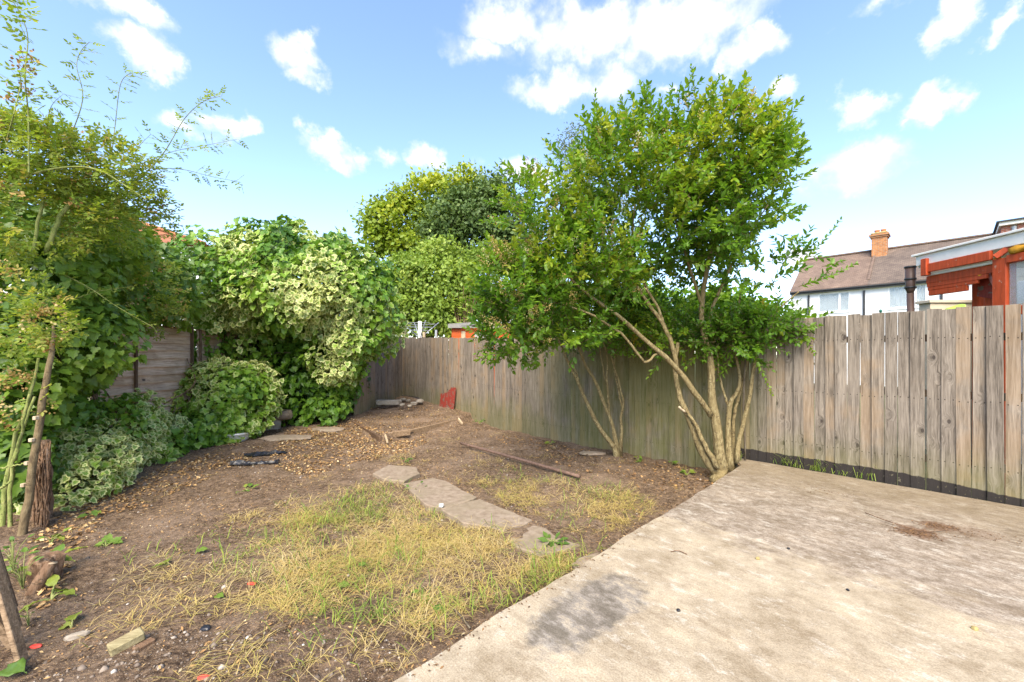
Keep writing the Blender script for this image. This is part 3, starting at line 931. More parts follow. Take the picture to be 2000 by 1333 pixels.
lap_panel(5.72, 7.5, 'faded pinkish lap panel with dark batten, showing between the climbers')
lap_panel(3.8, 5.6, 'lap panel nearest the camera, mostly hidden behind rose and ivy')
lap_panel(7.65, 9.45, 'far lap panel buried in the variegated ivy')

# leaning broken panel at the lower left
pb = G(40, 1300, -.25)
lp = thing('leaning_fence', 'broken slatted timber panel leaning at the lower left corner', 'timber panel', tuple(pb))
for i, (x0, y0, x1, y1, Y, m) in enumerate(((44, 1292, -62, 930, 2.13, 'oldwood'), (36, 1262, -75, 880, 2.2, 'darkwood'), (32, 1228, -90, 830, 2.28, 'oldwood'), (24, 1190, -100, 800, 2.36, 'darkwood'))):
    a = P(x0, y0, Y) - pb; b = P(x1, y1, Y + .05) - pb
    beam('slat', a, b, .022, .06, M[m], lp, up=(-.4, 1, 0), bevel=.003)
beam('cross_rail', P(-30, 1180, 2.2) - pb, P(30, 1262, 2.25) - pb, .05, .04, M['oldwood'], lp)

# ================================================================== privet tree
def limb(name, pix, mat, parent, wob=.11, sides=9, n=18):
    pts = np.array([P(a, b, c) for a, b, c, r in pix]); rad = [r for *_, r in pix]
    s = spline(pts, n); r = np.interp(np.linspace(0, 1, n), np.linspace(0, 1, len(rad)), rad)
    s[1:-1] += rng.normal(0, .004, (n - 2, 3))
    return tubes(name, [(local(parent, s), r)], mat, parent, sides, wob)


tb = P(1408, 926, 5.1)
privet = thing('privet_tree', 'large spreading privet tree with several pale trunks at the patio corner', 'tree', tuple(tb))
LIMBS = [
    [(1410, 935, 5.1, .085), (1405, 880, 5.1, .066), (1396, 820, 5.1, .056), (1388, 770, 5.1, .048), (1389, 705, 5.1, .038), (1374, 650, 5.1, .034), (1371, 590, 5.1, .030), (1385, 500, 5.05, .024), (1400, 400, 5.0, .015), (1410, 300, 4.95, .008)],
    [(1402, 932, 5.08, .055), (1372, 885, 5.08, .044), (1350, 830, 5.1, .037), (1328, 775, 5.1, .033), (1318, 720, 5.15, .026), (1324, 670, 5.2, .022)],
    [(1402, 915, 5.0, .032), (1378, 872, 5.0, .026), (1358, 830, 5.02, .022), (1340, 800, 5.05, .016)],
    [(1388, 812, 5.06, .036), (1362, 775, 5.02, .034), (1322, 720, 4.95, .031), (1270, 672, 4.85, .026), (1210, 620, 4.75, .022), (1170, 592, 4.7, .018), (1110, 540, 4.6, .012), (1050, 480, 4.5, .007)],
    [(1322, 722, 5.1, .03), (1313, 675, 5.1, .026), (1297, 638, 5.1, .024), (1270, 598, 5.1, .022), (1245, 562, 5.1, .017), (1190, 470, 5.0, .010), (1160, 380, 5.0, .006)],
    [(1300, 645, 5.1, .020), (1285, 600, 5.1, .018), (1262, 562, 5.05, .016), (1235, 500, 5.0, .011), (1240, 400, 5.0, .006)],
    [(1285, 690, 4.9, .014), (1262, 708, 4.85, .014), (1245, 690, 4.8, .015), (1210, 650, 4.7, .014), (1150, 612, 4.6, .012), (1080, 590, 4.5, .007)],
    [(1428, 925, 5.12, .05), (1421, 860, 5.15, .034), (1424, 800, 5.15, .03), (1432, 778, 5.15, .024), (1446, 742, 5.15, .02), (1437, 700, 5.15, .018), (1433, 645, 5.1, .015), (1450, 560, 5.0, .01)],
    [(1424, 800, 5.16, .018), (1415, 770, 5.18, .015), (1405, 735, 5.2, .012), (1400, 690, 5.2, .01)],
    [(1436, 915, 5.15, .03), (1432, 860, 5.2, .022), (1434, 810, 5.2, .02), (1445, 770, 5.2, .018), (1458, 715, 5.2, .015), (1470, 660, 5.2, .01)],
    [(1438, 905, 5.1, .034), (1446, 850, 5.1, .028), (1460, 790, 5.08, .025), (1472, 722, 5.05, .02), (1490, 640, 5.0, .014), (1560, 570, 4.8, .007)],
    [(1376, 700, 5.14, .018), (1382, 650, 5.14, .02), (1396, 590, 5.1, .02), (1440, 500, 4.95, .014), (1500, 400, 4.8, .007)],
    [(1371, 600, 5.1, .02), (1340, 500, 5.1, .015), (1310, 400, 5.1, .011), (1290, 300, 5.1, .007), (1270, 230, 5.1, .004)],
    [(1400, 420, 5.0, .012), (1460, 340, 4.9, .009), (1490, 250, 4.8, .005)],
    [(1320, 430, 5.1, .01), (1350, 330, 5.0, .008), (1370, 220, 4.9, .004)],
]
for L_ in LIMBS: limb('limb', L_, M['bark_privet'], privet)
stub = limb('cut_stub', [(1338, 805, 5.05, .016), (1326, 795, 5.02, .014)], M['palewood'], privet, n=4)
limb('root_flare', [(1400, 945, 5.05, .10), (1412, 905, 5.12, .07)], M['bark_privet'], privet, wob=.2, n=6)


def crown(blobs, ntwig, seed_dir_up=.5, tl=(.18, .42), lsize=(.055, .085), step=.036, fill=.45, noise_thr=0.0):
    """twigs spread through a set of ellipsoids -> twig polylines and leaf arrays"""
    vols = np.array([b[3] * b[4] * b[5] for b in blobs]) ** .75
    pick = rng.choice(len(blobs), ntwig, p=vols / vols.sum())
    twigs, lp_, lt, ln, ls, lv = [], [], [], [], [], []
    for bi in pick:
        cx, cy, cz, rx, ry, rz, *rest = blobs[bi]
        vb = rest[0] if rest else .4
        u = unit(rng.normal(0, 1, 3)); rr = rng.uniform(.12, 1) ** fill
        c = np.array((cx, cy, cz)); off = u * rr * np.array((rx, ry, rz))
        p = c + off
        if noise_thr and vnoise(p[None] * 2.6, 1, 11)[0] < noise_thr: continue
        d = unit(u * np.array((1, 1, .6)) * .8 + np.array((0, 0, seed_dir_up)) + rng.normal(0, .35, 3))
        L = rng.uniform(*tl); k = max(4, int(L / step))
        cur = rng.normal(0, .25, 3) + np.array((0, 0, .2))
        pts = [p]
        for i in range(k):
            d = unit(d + cur * .06 + rng.normal(0, .05, 3))
            pts.append(pts[-1] + d * L / k)
        pts = np.array(pts); twigs.append((pts, np.linspace(.0035, .0015, len(pts))))
        side = unit(np.cross(d, rng.normal(0, 1, 3)))
        var0 = vb + .08 + rng.normal(0, .16) + (vnoise(p[None], 1.7, 12)[0] - .5) * .5
        for i in range(1, len(pts)):
            ax = unit(pts[i] - pts[i - 1])
            side = unit(np.cross(ax, side)) if i % 1 == 0 else side
            s2 = unit(side - ax * np.dot(side, ax))
            for sg in (-1, 1):
                td = unit(s2 * sg * .8 + ax * .75 + rng.normal(0, .18, 3) + np.array((0, 0, -.12)))
                lp_.append(pts[i]); lt.append(td); ln.append(unit(np.array((0, 0, .9)) + ax * .5 + rng.normal(0, .35, 3)))
                ls.append(rng.uniform(*lsize) * (1 if i < len(pts) - 2 else .7)); lv.append(var0 + rng.normal(0, .07) + .12 * i / len(pts))
        lp_.append(pts[-1]); lt.append(unit(pts[-1] - pts[-2])); ln.append(unit(rng.normal(0, .5, 3) + np.array((0, 0, 1)))); ls.append(lsize[0]); lv.append(var0 + .15)
    return twigs, np.array(lp_), np.array(lt), np.array(ln), np.array(ls), np.clip(np.array(lv), 0, 1)


def pb_(px, py, Y, rx, rz, ry, v=.4):
    c = P(px, py, Y); k = Y / F
    return (c[0], c[1], c[2], rx * k, ry, rz * k, v)


PRIV = [pb_(1310, 330, 5.0, 190, 110, .95, .55), pb_(1395, 300, 4.9, 110, 78, .8, .6), pb_(1190, 370, 4.9, 125, 115, .85, .5),
        pb_(1045, 430, 4.7, 85, 85, .6, .55), pb_(990, 560, 4.55, 45, 90, .4, .45), pb_(1080, 530, 4.7, 90, 70, .5, .45), pb_(1000, 640, 4.6, 60, 60, .35, .35), pb_(1030, 590, 4.6, 85, 105, .55, .35), pb_(1140, 520, 4.8, 130, 95, .8, .42),
        pb_(1290, 460, 5.0, 165, 90, .95, .45), pb_(1435, 400, 4.9, 95, 115, .8, .45), pb_(1480, 545, 4.9, 105, 55, .7, .35),
        pb_(1400, 515, 5.2, 105, 45, .5, .4), pb_(1545, 585, 4.75, 75, 58, .4, .42), pb_(1000, 670, 4.6, 55, 40, .3, .35), pb_(1465, 325, 4.8, 50, 72, .45, .55), pb_(1110, 640, 4.7, 90, 55, .4, .32)]
tw, lp0, lt0, ln0, ls0, lv0 = crown(PRIV, 3400, .4, (.13, .34), (.065, .098), noise_thr=.41)
# upright and trailing leading shoots
SH = [[(1155, 290), (1160, 230), (1163, 180)], [(1200, 290), (1208, 240), (1212, 190)], [(1250, 260), (1262, 210), (1258, 180)], [(1300, 240), (1290, 190)],
      [(1370, 250), (1358, 190), (1350, 130)], [(1400, 230), (1395, 180), (1405, 150)], [(1445, 230), (1450, 180), (1458, 145)], [(1480, 240), (1500, 195), (1522, 150)],
      [(1330, 250), (1325, 200), (1330, 165)], [(1530, 300), (1552, 270), (1565, 235)], [(1540, 330), (1565, 300), (1580, 290)], [(1095, 350), (1095, 310), (1090, 280)],
      [(1010, 400), (1005, 360), (1018, 345)], [(1530, 540), (1590, 490), (1642, 430)], [(1560, 560), (1620, 540), (1672, 515)], [(1520, 680), (1580, 655), (1622, 630)],
      [(1470, 690), (1490, 730), (1508, 770)], [(960, 620), (945, 580), (955, 540)], [(960, 640), (930, 640)], [(985, 700), (955, 712)], [(960, 680), (930, 690)],
      [(1425, 235), (1420, 190), (1430, 170)], [(1560, 640), (1590, 690)], [(1180, 280), (1185, 235), (1180, 215)], [(1505, 560), (1540, 500), (1545, 470)],
      [(1550, 420), (1575, 405)], [(1545, 460), (1570, 470)], [(1040, 360), (1050, 340)], [(1230, 270), (1235, 225)]]
ep, et, en, es, ev = [], [], [], [], []
for pix in SH:
    Y = rng.uniform(4.55, 5.0)
    s = spline(np.array([P(a, b, Y + rng.normal(0, .05)) for a, b in pix]), 14)
    Ls = np.linalg.norm(np.diff(s, axis=0), axis=1).sum(); k = max(5, int(Ls / .036)); s = spline(s, k + 1)
    tw.append((s, np.linspace(.005, .002, len(s))))
    side = unit(rng.normal(0, 1, 3)); v0 = rng.uniform(.5, .8)
    for i in range(1, len(s)):
        ax = unit(s[i] - s[i - 1]); side = unit(np.cross(ax, side))
        for sg in (-1, 1):
            ep.append(s[i]); et.append(unit(side * sg * .7 + ax * .8 + rng.normal(0, .15, 3))); en.append(unit(ax + rng.normal(0, .3, 3)))
            es.append(rng.uniform(.06, .085) * (1 - .45 * i / len(s))); ev.append(v0 + rng.normal(0, .06))
lp0 = np.vstack([lp0, ep]); lt0 = np.vstack([lt0, et]); ln0 = np.vstack([ln0, en]); ls0 = np.append(ls0, es); lv0 = np.append(lv0, ev); lv0 = np.clip(np.where(lv0 > .88, .88 + (lv0 - .88) * .25, lv0), 0, .985)
tubes('twigs', [(local(privet, a), r) for a, r in tw], M['twig'], privet, 3, caps=False)['kind'] = 'stuff'
leaves('crown', lp0, lt0, ln0, ls0, lv0, OVAL, M['privet'], privet, 'stuff')


def panicles(parent, blobs, n, size=.09, zmin=-9):
    pp, tt, nn, ss, vv = [], [], [], [], []
    for _ in range(n):
        cx, cy, cz, rx, ry, rz, *_r = blobs[rng.integers(len(blobs))]
        u = unit(rng.normal(0, 1, 3) + np.array((0, -.5, .35))); p = np.array((cx, cy, cz)) + u * np.array((rx, ry, rz)) * rng.uniform(.8, 1.02)
        ax = unit(u + np.array((0, 0, .7))); v0 = rng.uniform(0, .75) if rng.random() < .93 else 1
        for k in range(46):
            h = rng.random(); q = p + ax * h * size * 1.3 + rng.normal(0, 1, 3) * size * .28 * (1 - h * .8)
            pp.append(q); tt.append(unit(rng.normal(0, 1, 3) + ax)); nn.append(rng.normal(0, 1, 3)); ss.append(rng.uniform(.012, .02)); vv.append(np.clip(v0 + rng.normal(0, .12), 0, 1))
    o = leaves('flower_heads', pp, np.array(tt), np.array(nn), np.array(ss), np.array(vv), DIA, M['blossom'], parent, 'stuff')
    return o


panicles(privet, PRIV[:9], 150, .12)

# second, thinner privet by the fence
tb2 = P(1207, 896, 6.25)
pr2 = thing('privet_bush', 'slender multi-stemmed privet bush by the fence left of the big tree', 'bush', tuple(tb2))
L2 = [[(1206, 900, 6.25, .06), (1198, 872, 6.25, .04), (1170, 836, 6.22, .032), (1148, 790, 6.2, .028), (1128, 745, 6.15, .024), (1106, 700, 6.1, .018), (1080, 640, 6.0, .01)],
      [(1208, 895, 6.28, .045), (1196, 830, 6.28, .028), (1180, 790, 6.28, .026), (1162, 745, 6.25, .024), (1140, 705, 6.2, .02), (1120, 655, 6.1, .014), (1090, 590, 6.0, .008)],
      [(1212, 892, 6.3, .035), (1214, 840, 6.3, .024), (1212, 815, 6.3, .02), (1217, 790, 6.3, .018), (1210, 750, 6.3, .016), (1196, 705, 6.3, .014), (1190, 640, 6.3, .008)],
      [(1216, 805, 6.32, .014), (1208, 765, 6.32, .012), (1200, 720, 6.35, .01), (1202, 680, 6.35, .008)],
      [(1190, 810, 6.3, .016), (1187, 770, 6.34, .013), (1178, 720, 6.36, .011), (1170, 670, 6.4, .008)],
      [(1188, 790, 6.28, .012), (1186, 740, 6.3, .012), (1185, 690, 6.3, .009), (1165, 640, 6.3, .006)],
      [(1130, 745, 6.15, .014), (1122, 720, 6.1, .011), (1100, 695, 6.05, .008)]]
for L_ in L2: limb('stem', L_, M['bark_privet'], pr2, n=14, sides=7)
PR2 = [pb_(1180, 635, 6.3, 105, 55, .5, .4), pb_(1090, 620, 6.0, 85, 70, .5, .35), pb_(1120, 560, 6.2, 110, 60, .5, .45), pb_(1250, 620, 6.2, 80, 50, .4, .5)]
tw, a, b, c, d, e = crown(PR2, 720, lsize=(.06, .085))
tubes('twigs', [(local(pr2, q), r) for q, r in tw], M['twig'], pr2, 3, caps=False)['kind'] = 'stuff'
leaves('crown', a, b, c, d, e, OVAL, M['privet'], pr2, 'stuff')

# dark low bush growing among the trunks in front of the fence
tb3 = P(1470, 690, 5.05)
lb = thing('laurel_bush', 'low dark green bush tangled in the privet trunks in front of the fence', 'bush', (tb3[0], tb3[1], -.2))
limb('stem', [(1455, 905, 5.15, .012), (1452, 800, 5.12, .011), (1455, 700, 5.05, .008), (1440, 640, 5.0, .005)], M['bark_dark'], lb, n=10, sides=6)
LB = [pb_(1435, 660, 5.1, 85, 34, .24, .2), pb_(1490, 650, 4.95, 65, 34, .26, .35), pb_(1330, 650, 5.35, 60, 45, .12, .45)]
tw, a, b, c, d, e = crown(LB, 330, .3, lsize=(.055, .08))
tubes('twigs', [(local(lb, q), r) for q, r in tw], M['twig'], lb, 3, caps=False)['kind'] = 'stuff'
leaves('foliage', a, b, c, d, e, OVAL, M['privet'], lb, 'stuff')

# ================================================================== ivy and climbers on the left
def shell(blobs, n, lsize, amp=.22, freq=2.2, droop=.8, layers=((1.0, 1.0),), seed=21, vfreq=1.1, clip=None):
    """leaves laid shingle-like over a union of lumpy ellipsoids, several layers deep"""
    C = np.array([b[:3] for b in blobs]); R = np.array([b[3:6] for b in blobs]); VB = np.array([b[6] if len(b) > 6 else .5 for b in blobs])
    area = (R[:, 0] * R[:, 1] + R[:, 1] * R[:, 2] + R[:, 0] * R[:, 2])
    out = []
    for frac, share in layers:
        m = int(n * share)
        k = rng.choice(len(C), m, p=area / area.sum())
        u = unit(rng.normal(0, 1, (m, 3)))
        base = C[k] + u * R[k] * frac
        lump = vnoise(base, freq, seed) - .5
        lump2 = vnoise(base, freq * 2.7, seed + 1) - .5
        p = base + u * (lump * 2 * amp + lump2 * amp * .8)[:, None]
        # drop what lies well inside a neighbour
        dmin = np.full(m, 9.)
        for j in range(len(C)):
            dd = np.linalg.norm((p - C[j]) / R[j], axis=1); dd[k == j] = 9
            dmin = np.minimum(dmin, dd)
        ok = (dmin > .72 * frac) & (p[:, 2] > gz(p[:, 0], p[:, 1]) + .01)
        if clip is not None: ok &= clip(p)
        out.append((p[ok], u[ok], VB[k][ok], np.full(ok.sum(), frac)))
    p = np.vstack([a[0] for a in out]); u = np.vstack([a[1] for a in out]); vb = np.concatenate([a[2] for a in out])
    m = len(p)
    p = p + rng.normal(0, .02, (m, 3))
    nor = unit(u * .8 + np.array((0, -.15, .45)) + rng.normal(0, .38, (m, 3)))
    tip = unit(np.array((0, 0, -droop)) + u * .45 + rng.normal(0, .45, (m, 3)))
    var = vb + (vnoise(p, vfreq, seed + 5) - .5) * .9 + rng.normal(0, .08, m)
    return p, tip, nor, rng.uniform(*lsize, m), np.clip(var, 0, 1)


def hidden_frame(name, paths, mat, parent):
    return tubes(name, [(local(parent, spline(np.array(a), 12)), np.linspace(r0, r1, 12)) for a, r0, r1 in paths], mat, parent, 7, .08)


ivy = thing('ivy_mound', 'big rounded mound of cream-variegated ivy overhanging the left boundary', 'ivy', (-4.8, 9.2, -.2))
IV = [pb_(570, 565, 9.1, 180, 100, 1.6, .56), pb_(695, 600, 8.9, 82, 98, 1.1, .5), pb_(430, 560, 8.4, 105, 85, 1.1, .45),
      pb_(545, 490, 9.2, 105, 48, .9, .55), pb_(630, 510, 9.2, 80, 45, .9, .5), pb_(560, 585, 8.2, 130, 65, .9, .74), pb_(680, 575, 8.3, 70, 80, .8, .68),
      pb_(655, 705, 8.6, 66, 60, .6, .4), pb_(690, 660, 8.6, 60, 50, .6, .5), pb_(590, 740, 8.8, 60, 60, .4, .25), pb_(625, 775, 9.0, 66, 45, .5, .3), pb_(395, 660, 8.1, 40, 80, .45, .3), pb_(600, 700, 8.9, 95, 62, .5, .3), pb_(480, 640, 8.7, 70, 60, .5, .35), pb_(620, 790, 8.7, 60, 40, .35, .35), pb_(570, 438, 9.2, 24, 14, .2, .5), pb_(655, 470, 9.3, 25, 16, .25, .45)]
p, tp, nr, sz, vr = shell(IV, 24000, (.07, .14), .33, 1.9, layers=((1, .6), (.86, .3), (.66, .2), (.4, .14)), seed=31)
leaves('foliage', p, tp, nr, sz, vr, IVY, M['ivy_var'], ivy, 'stuff')
hidden_frame('ivy_trunk', [([P(540, 810, 9.6), P(535, 740, 9.6), P(560, 650, 9.4), P(570, 560, 9.2)], .09, .05), ([P(530, 790, 9.3), P(520, 730, 9.0), P(480, 660, 8.8)], .04, .02),
                           ([P(600, 800, 9.5), P(620, 720, 9.4), P(680, 640, 9.1)], .05, .03), ([P(500, 700, 8.7), P(540, 690, 8.6), P(600, 690, 8.7)], .012, .006)], M['bark_dark'], ivy)

# shaded wall of old leaves and stems inside the mound, against the boundary
back = thing('ivy_screen', 'dark green ivy screen in the shade beneath the overhanging mound', 'ivy', (-5.2, 9.9, -.2))
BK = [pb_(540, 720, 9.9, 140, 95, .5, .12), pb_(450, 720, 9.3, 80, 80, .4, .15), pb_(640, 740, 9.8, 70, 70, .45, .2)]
p, tp, nr, sz, vr = shell(BK, 7500, (.09, .13), .2, 1.8, layers=((1, .7), (.8, .3)), seed=35)
leaves('foliage', p, tp, nr, sz, vr, IVY, M['ivy_green'], back, 'stuff')
hidden_frame('stems', [([P(500, 830, 9.6), P(505, 760, 9.4), P(490, 700, 9.2)], .03, .012), ([P(450, 840, 8.4), P(440, 740, 8.4), P(460, 660, 8.4)], .03, .012)], M['bark_dark'], back)

front = thing('ivy_hummock', 'pale leaved ivy hummock spilling onto the soil over the white pot', 'ivy', (-5.3, 7.3, -.25))
FR = [pb_(430, 785, 7.5, 88, 66, .6, .72), pb_(470, 770, 7.8, 55, 60, .5, .6), pb_(345, 845, 6.9, 85, 38, .5, .72), pb_(410, 835, 7.2, 85, 36, .5, .7), pb_(300, 885, 6.1, 52, 34, .35, .78), pb_(390, 740, 7.9, 30, 40, .3, .5)]
p, tp, nr, sz, vr = shell(FR, 7000, (.06, .135), .2, 2.8, layers=((1, .65), (.8, .35)), seed=41)
leaves('foliage', p, tp, nr, sz, vr, IVY, M['ivy_var'], front, 'stuff')
hidden_frame('stems', [([P(330, 880, 6.9), P(310, 800, 7.0), P(370, 760, 7.3), P(440, 740, 7.5)], .02, .01), ([P(420, 860, 7.3), P(400, 800, 7.4), P(480, 730, 7.7)], .022, .01), ([P(320, 790, 6.6), P(380, 750, 7.0), P(365, 700, 7.4)], .012, .008)], M['root'], front)

near = thing('ivy_bank', 'yellow-green ivy bank creeping along the foot of the left boundary', 'ivy', (-5.0, 5, -.25))
NR = [pb_(110, 985, 4.3, 50, 22, .25, .8), pb_(190, 960, 5.0, 60, 22, .3, .8), pb_(250, 835, 5.9, 65, 55, .35, .68), pb_(305, 840, 6.5, 60, 45, .35, .68), pb_(165, 885, 5.0, 80, 70, .4, .72), pb_(145, 945, 4.6, 62, 38, .3, .74), pb_(215, 900, 5.4, 60, 42, .35, .66), pb_(215, 830, 5.6, 55, 40, .3, .45), pb_(270, 870, 5.9, 45, 38, .3, .6), pb_(110, 800, 4.9, 75, 80, .35, .3)]
p, tp, nr, sz, vr = shell(NR, 7500, (.045, .1), .16, 3, layers=((1, .65), (.8, .35)), seed=51)
leaves('foliage', p, tp, nr, sz, vr, IVY, M['ivy_var'], near, 'stuff')
hidden_frame('stems', [([P(215, 920, 5.2), P(200, 840, 5.4), P(180, 760, 5.5), P(185, 680, 5.5)], .018, .008), ([P(150, 960, 4.8), P(170, 860, 5.0), P(140, 740, 5.1)], .02, .01), ([P(240, 880, 5.6), P(225, 800, 5.7), P(190, 740, 5.7)], .012, .008)], M['root'], near)

wall = thing('ivy_wall', 'tall dark green ivy covering the left boundary behind the rose', 'ivy', (-5.6, 5, -.2))
WL = [pb_(60, 560, 4.7, 130, 130, .6, .4), pb_(180, 480, 5.3, 100, 95, .6, .4), pb_(110, 660, 4.8, 130, 110, .5, .3), pb_(30, 760, 4.3, 80, 130, .4, .22), pb_(200, 580, 5.6, 85, 75, .4, .35),
      pb_(290, 540, 6.6, 75, 70, .5, .4), pb_(30, 450, 4.7, 90, 80, .4, .45), pb_(40, 900, 4.2, 60, 100, .25, .15), pb_(325, 590, 7.0, 50, 45, .4, .45), pb_(190, 690, 5.5, 45, 50, .25, .35)]
p, tp, nr, sz, vr = shell(WL, 11500, (.06, .125), .17, 2.2, layers=((1, .6), (.82, .28), (.6, .12)), seed=61)
leaves('foliage', p, tp, nr, sz, vr, IVY, M['ivy_green'], wall, 'stuff')
hidden_frame('stems', [([P(40, 1010, 4.3), P(60, 800, 4.5), P(90, 600, 4.6), P(60, 450, 4.6)], .035, .015), ([P(120, 940, 4.9), P(160, 760, 5.2), P(200, 560, 5.4)], .03, .012),
                       ([P(255, 830, 6.3), P(252, 720, 6.4), P(280, 600, 6.5)], .012, .008)], M['bark_dark'], wall)

# rambling rose
rose = thing('rambling_rose', 'tall rambling rose with long arching shoots against the sky at far left', 'rose', (-4.4, 3.8, -.25))


def r1(pts): return [(x / 2.666, y / 2.666) for x, y in pts]


CANES = [(r1([(150, 900), (147, 600), (130, 400), (145, 200), (110, 80), (55, -10)]), 3.5, .008, 1.3), (r1([(350, 760), (430, 520), (400, 350), (420, 270), (465, 220)]), 3.9, .006, 1),
         (r1([(580, 820), (600, 650), (625, 450), (665, 390), (720, 380)]), 4.2, .006, 1), (r1([(700, 960), (850, 800), (960, 620), (1060, 530), (1155, 500)]), 4.4, .007, 1),
         (r1([(620, 900), (750, 850), (900, 790), (1060, 760), (1240, 725)]), 4.5, .005, 1), (r1([(680, 920), (830, 880), (960, 885), (1100, 920), (1255, 950)]), 4.6, .005, 1),
         (r1([(15, 990), (180, 905), (380, 870), (520, 890), (640, 960), (760, 1040)]), 3.7, .013, .9), (r1([(680, 880), (720, 770), (785, 700)]), 4.2, .004, 1),
         (r1([(40, 720), (70, 600), (105, 450), (100, 380)]), 3.4, .006, 1.1), (r1([(240, 700), (265, 560), (330, 490)]), 3.8, .004, 1), (r1([(500, 960), (500, 800), (470, 680)]), 4.2, .005, 1),
         (r1([(600, 1100), (620, 1250), (640, 1330)]), 4.6, .006, .6), (r1([(400, 950), (540, 1000), (700, 960), (880, 1040)]), 4.4, .005, 1), (r1([(420, 1250), (600, 1150), (850, 1130)]), 4.7, .005, 1),
         (r1([(-20, 640), (10, 700), (60, 800)]), 3.4, .005, 1), (r1([(420, 850), (330, 700), (180, 640), (120, 560)]), 3.8, .005, 1.1),
         ([(90, 520), (170, 560), (230, 600), (300, 640)], 4.4, .006, .5), ([(130, 590), (190, 570), (260, 560)], 4.4, .005, .4)]
cane_t, lp_, lt, ln, ls, lv = [], [], [], [], [], []


def pinnate(base, d, up, n=5, L=.10, s=.035, v=.5):
    d = unit(d); sd_ = unit(np.cross(d, up)); u = np.cross(sd_, d)
    for i in range(n // 2):
        q = base + d * L * (.35 + .5 * i / max(1, n // 2 - 1 + .01))
        for sg in (-1, 1):
            lp_.append(q); lt.append(unit(sd_ * sg + d * .45 + rng.normal(0, .12, 3))); ln.append(u + rng.normal(0, .2, 3)); ls.append(s * rng.uniform(.85, 1.1)); lv.append(v + rng.normal(0, .06))
    lp_.append(base + d * L); lt.append(d); ln.append(u + rng.normal(0, .2, 3)); ls.append(s * 1.1); lv.append(v)
    cane_t.append((np.array([base, base + d * L * .5, base + d * L]), np.array([.0012] * 3)))


for pix, Y, r, sc in CANES:
    s = spline(np.array([P(a, b, Y + rng.normal(0, .04)) for a, b in pix]), 26)
    cane_t.append((s, np.linspace(r, r * .35, 26)))
    Ls = np.linalg.norm(np.diff(s, axis=0), axis=1).sum(); k = int(Ls / .050)
    ss = spline(s, max(4, k))
    for i in range(1, len(ss)):
        if r > .01 and rng.random() < .5: continue
        ax = unit(ss[i] - ss[i - 1]); sd_ = unit(np.cross(ax, rng.normal(0, 1, 3)))
        for q in range(2 if rng.random() < .45 else 1):
            dd = unit(sd_ * (1 if (i + q) % 2 else -1) + ax * .5 + np.array((0, 0, -.1)) + rng.normal(0, .2, 3))
            pinnate(ss[i], dd, np.array((0, -.3, 1)) + rng.normal(0, .3, 3), rng.choice((5, 7)), .095 * sc, .036 * sc, rng.uniform(.35, .8))
# bushy body of the rose
RB = [pb_(70, 310, 3.9, 110, 75, .45), pb_(180, 340, 4.3, 110, 75, .5), pb_(60, 420, 3.9, 130, 90, .4), pb_(230, 420, 4.6, 100, 70, .5), pb_(270, 560, 5.6, 85, 60, .4), pb_(300, 620, 6.0, 60, 35, .3),
      pb_(40, 620, 3.8, 75, 110, .3), pb_(30, 280, 3.8, 60, 50, .3), pb_(45, 780, 3.7, 50, 60, .2), pb_(100, 640, 3.72, 40, 40, .15)]
for _ in range(4600):
    b = RB[rng.choice(len(RB), p=[.19, .19, .16, .15, .10, .06, .05, .06, .02, .02])]
    u = unit(rng.normal(0, 1, 3)); q = np.array(b[:3]) + u * np.array(b[3:6]) * rng.uniform(.2, 1) ** .5
    if vnoise(q[None], 3.4, 71)[0] < .33: continue
    pinnate(q, unit(u + rng.normal(0, .6, 3) + np.array((0, 0, .2))), np.array((0, -.2, 1)) + rng.normal(0, .4, 3), 5, .09, .042, rng.uniform(.35, .97))
lv = np.clip(lv, 0, .97)
tubes('shoots', [(local(rose, a), r) for a, r in cane_t], M['cane'], rose, 4, caps=False)['kind'] = 'stuff'
leaves('foliage', lp_, np.array(lt), np.array(ln), np.array(ls), np.array(lv), OVAL, M['rose'], rose, 'stuff')
# spent flower heads
pp, tt, nn, ss_, vv = [], [], [], [], []
for _ in range(150):
    b = RB[rng.integers(len(RB))]; u = unit(rng.normal(0, 1, 3) + np.array((0, -.7, .3)))
    q = np.array(b[:3]) + u * np.array(b[3:6]) * rng.uniform(.8, 1.05); v0 = rng.uniform(0, 1)
    for k in range(rng.integers(8, 22)):
        pp.append(q + rng.normal(0, .028, 3)); tt.append(rng.normal(0, 1, 3)); nn.append(rng.normal(0, 1, 3)); ss_.append(rng.uniform(.016, .03)); vv.append(np.clip(v0 + rng.normal(0, .15), 0, 1))
for (a, b_) in ((55, 135), (50, 170), (20, 190), (40, 120), (58, 112)):
    for k in range(26):
        pp.append(P(a, b_, 3.5) + rng.normal(0, .025, 3)); tt.append(rng.normal(0, 1, 3)); nn.append(rng.normal(0, 1, 3)); ss_.append(rng.uniform(.02, .032)); vv.append(rng.uniform(.1, .7))
leaves('spent_flowers', pp, np.array(tt), np.array(nn), np.array(ss_), np.array(vv), BIGOV, M['rosehip'], rose, 'stuff')
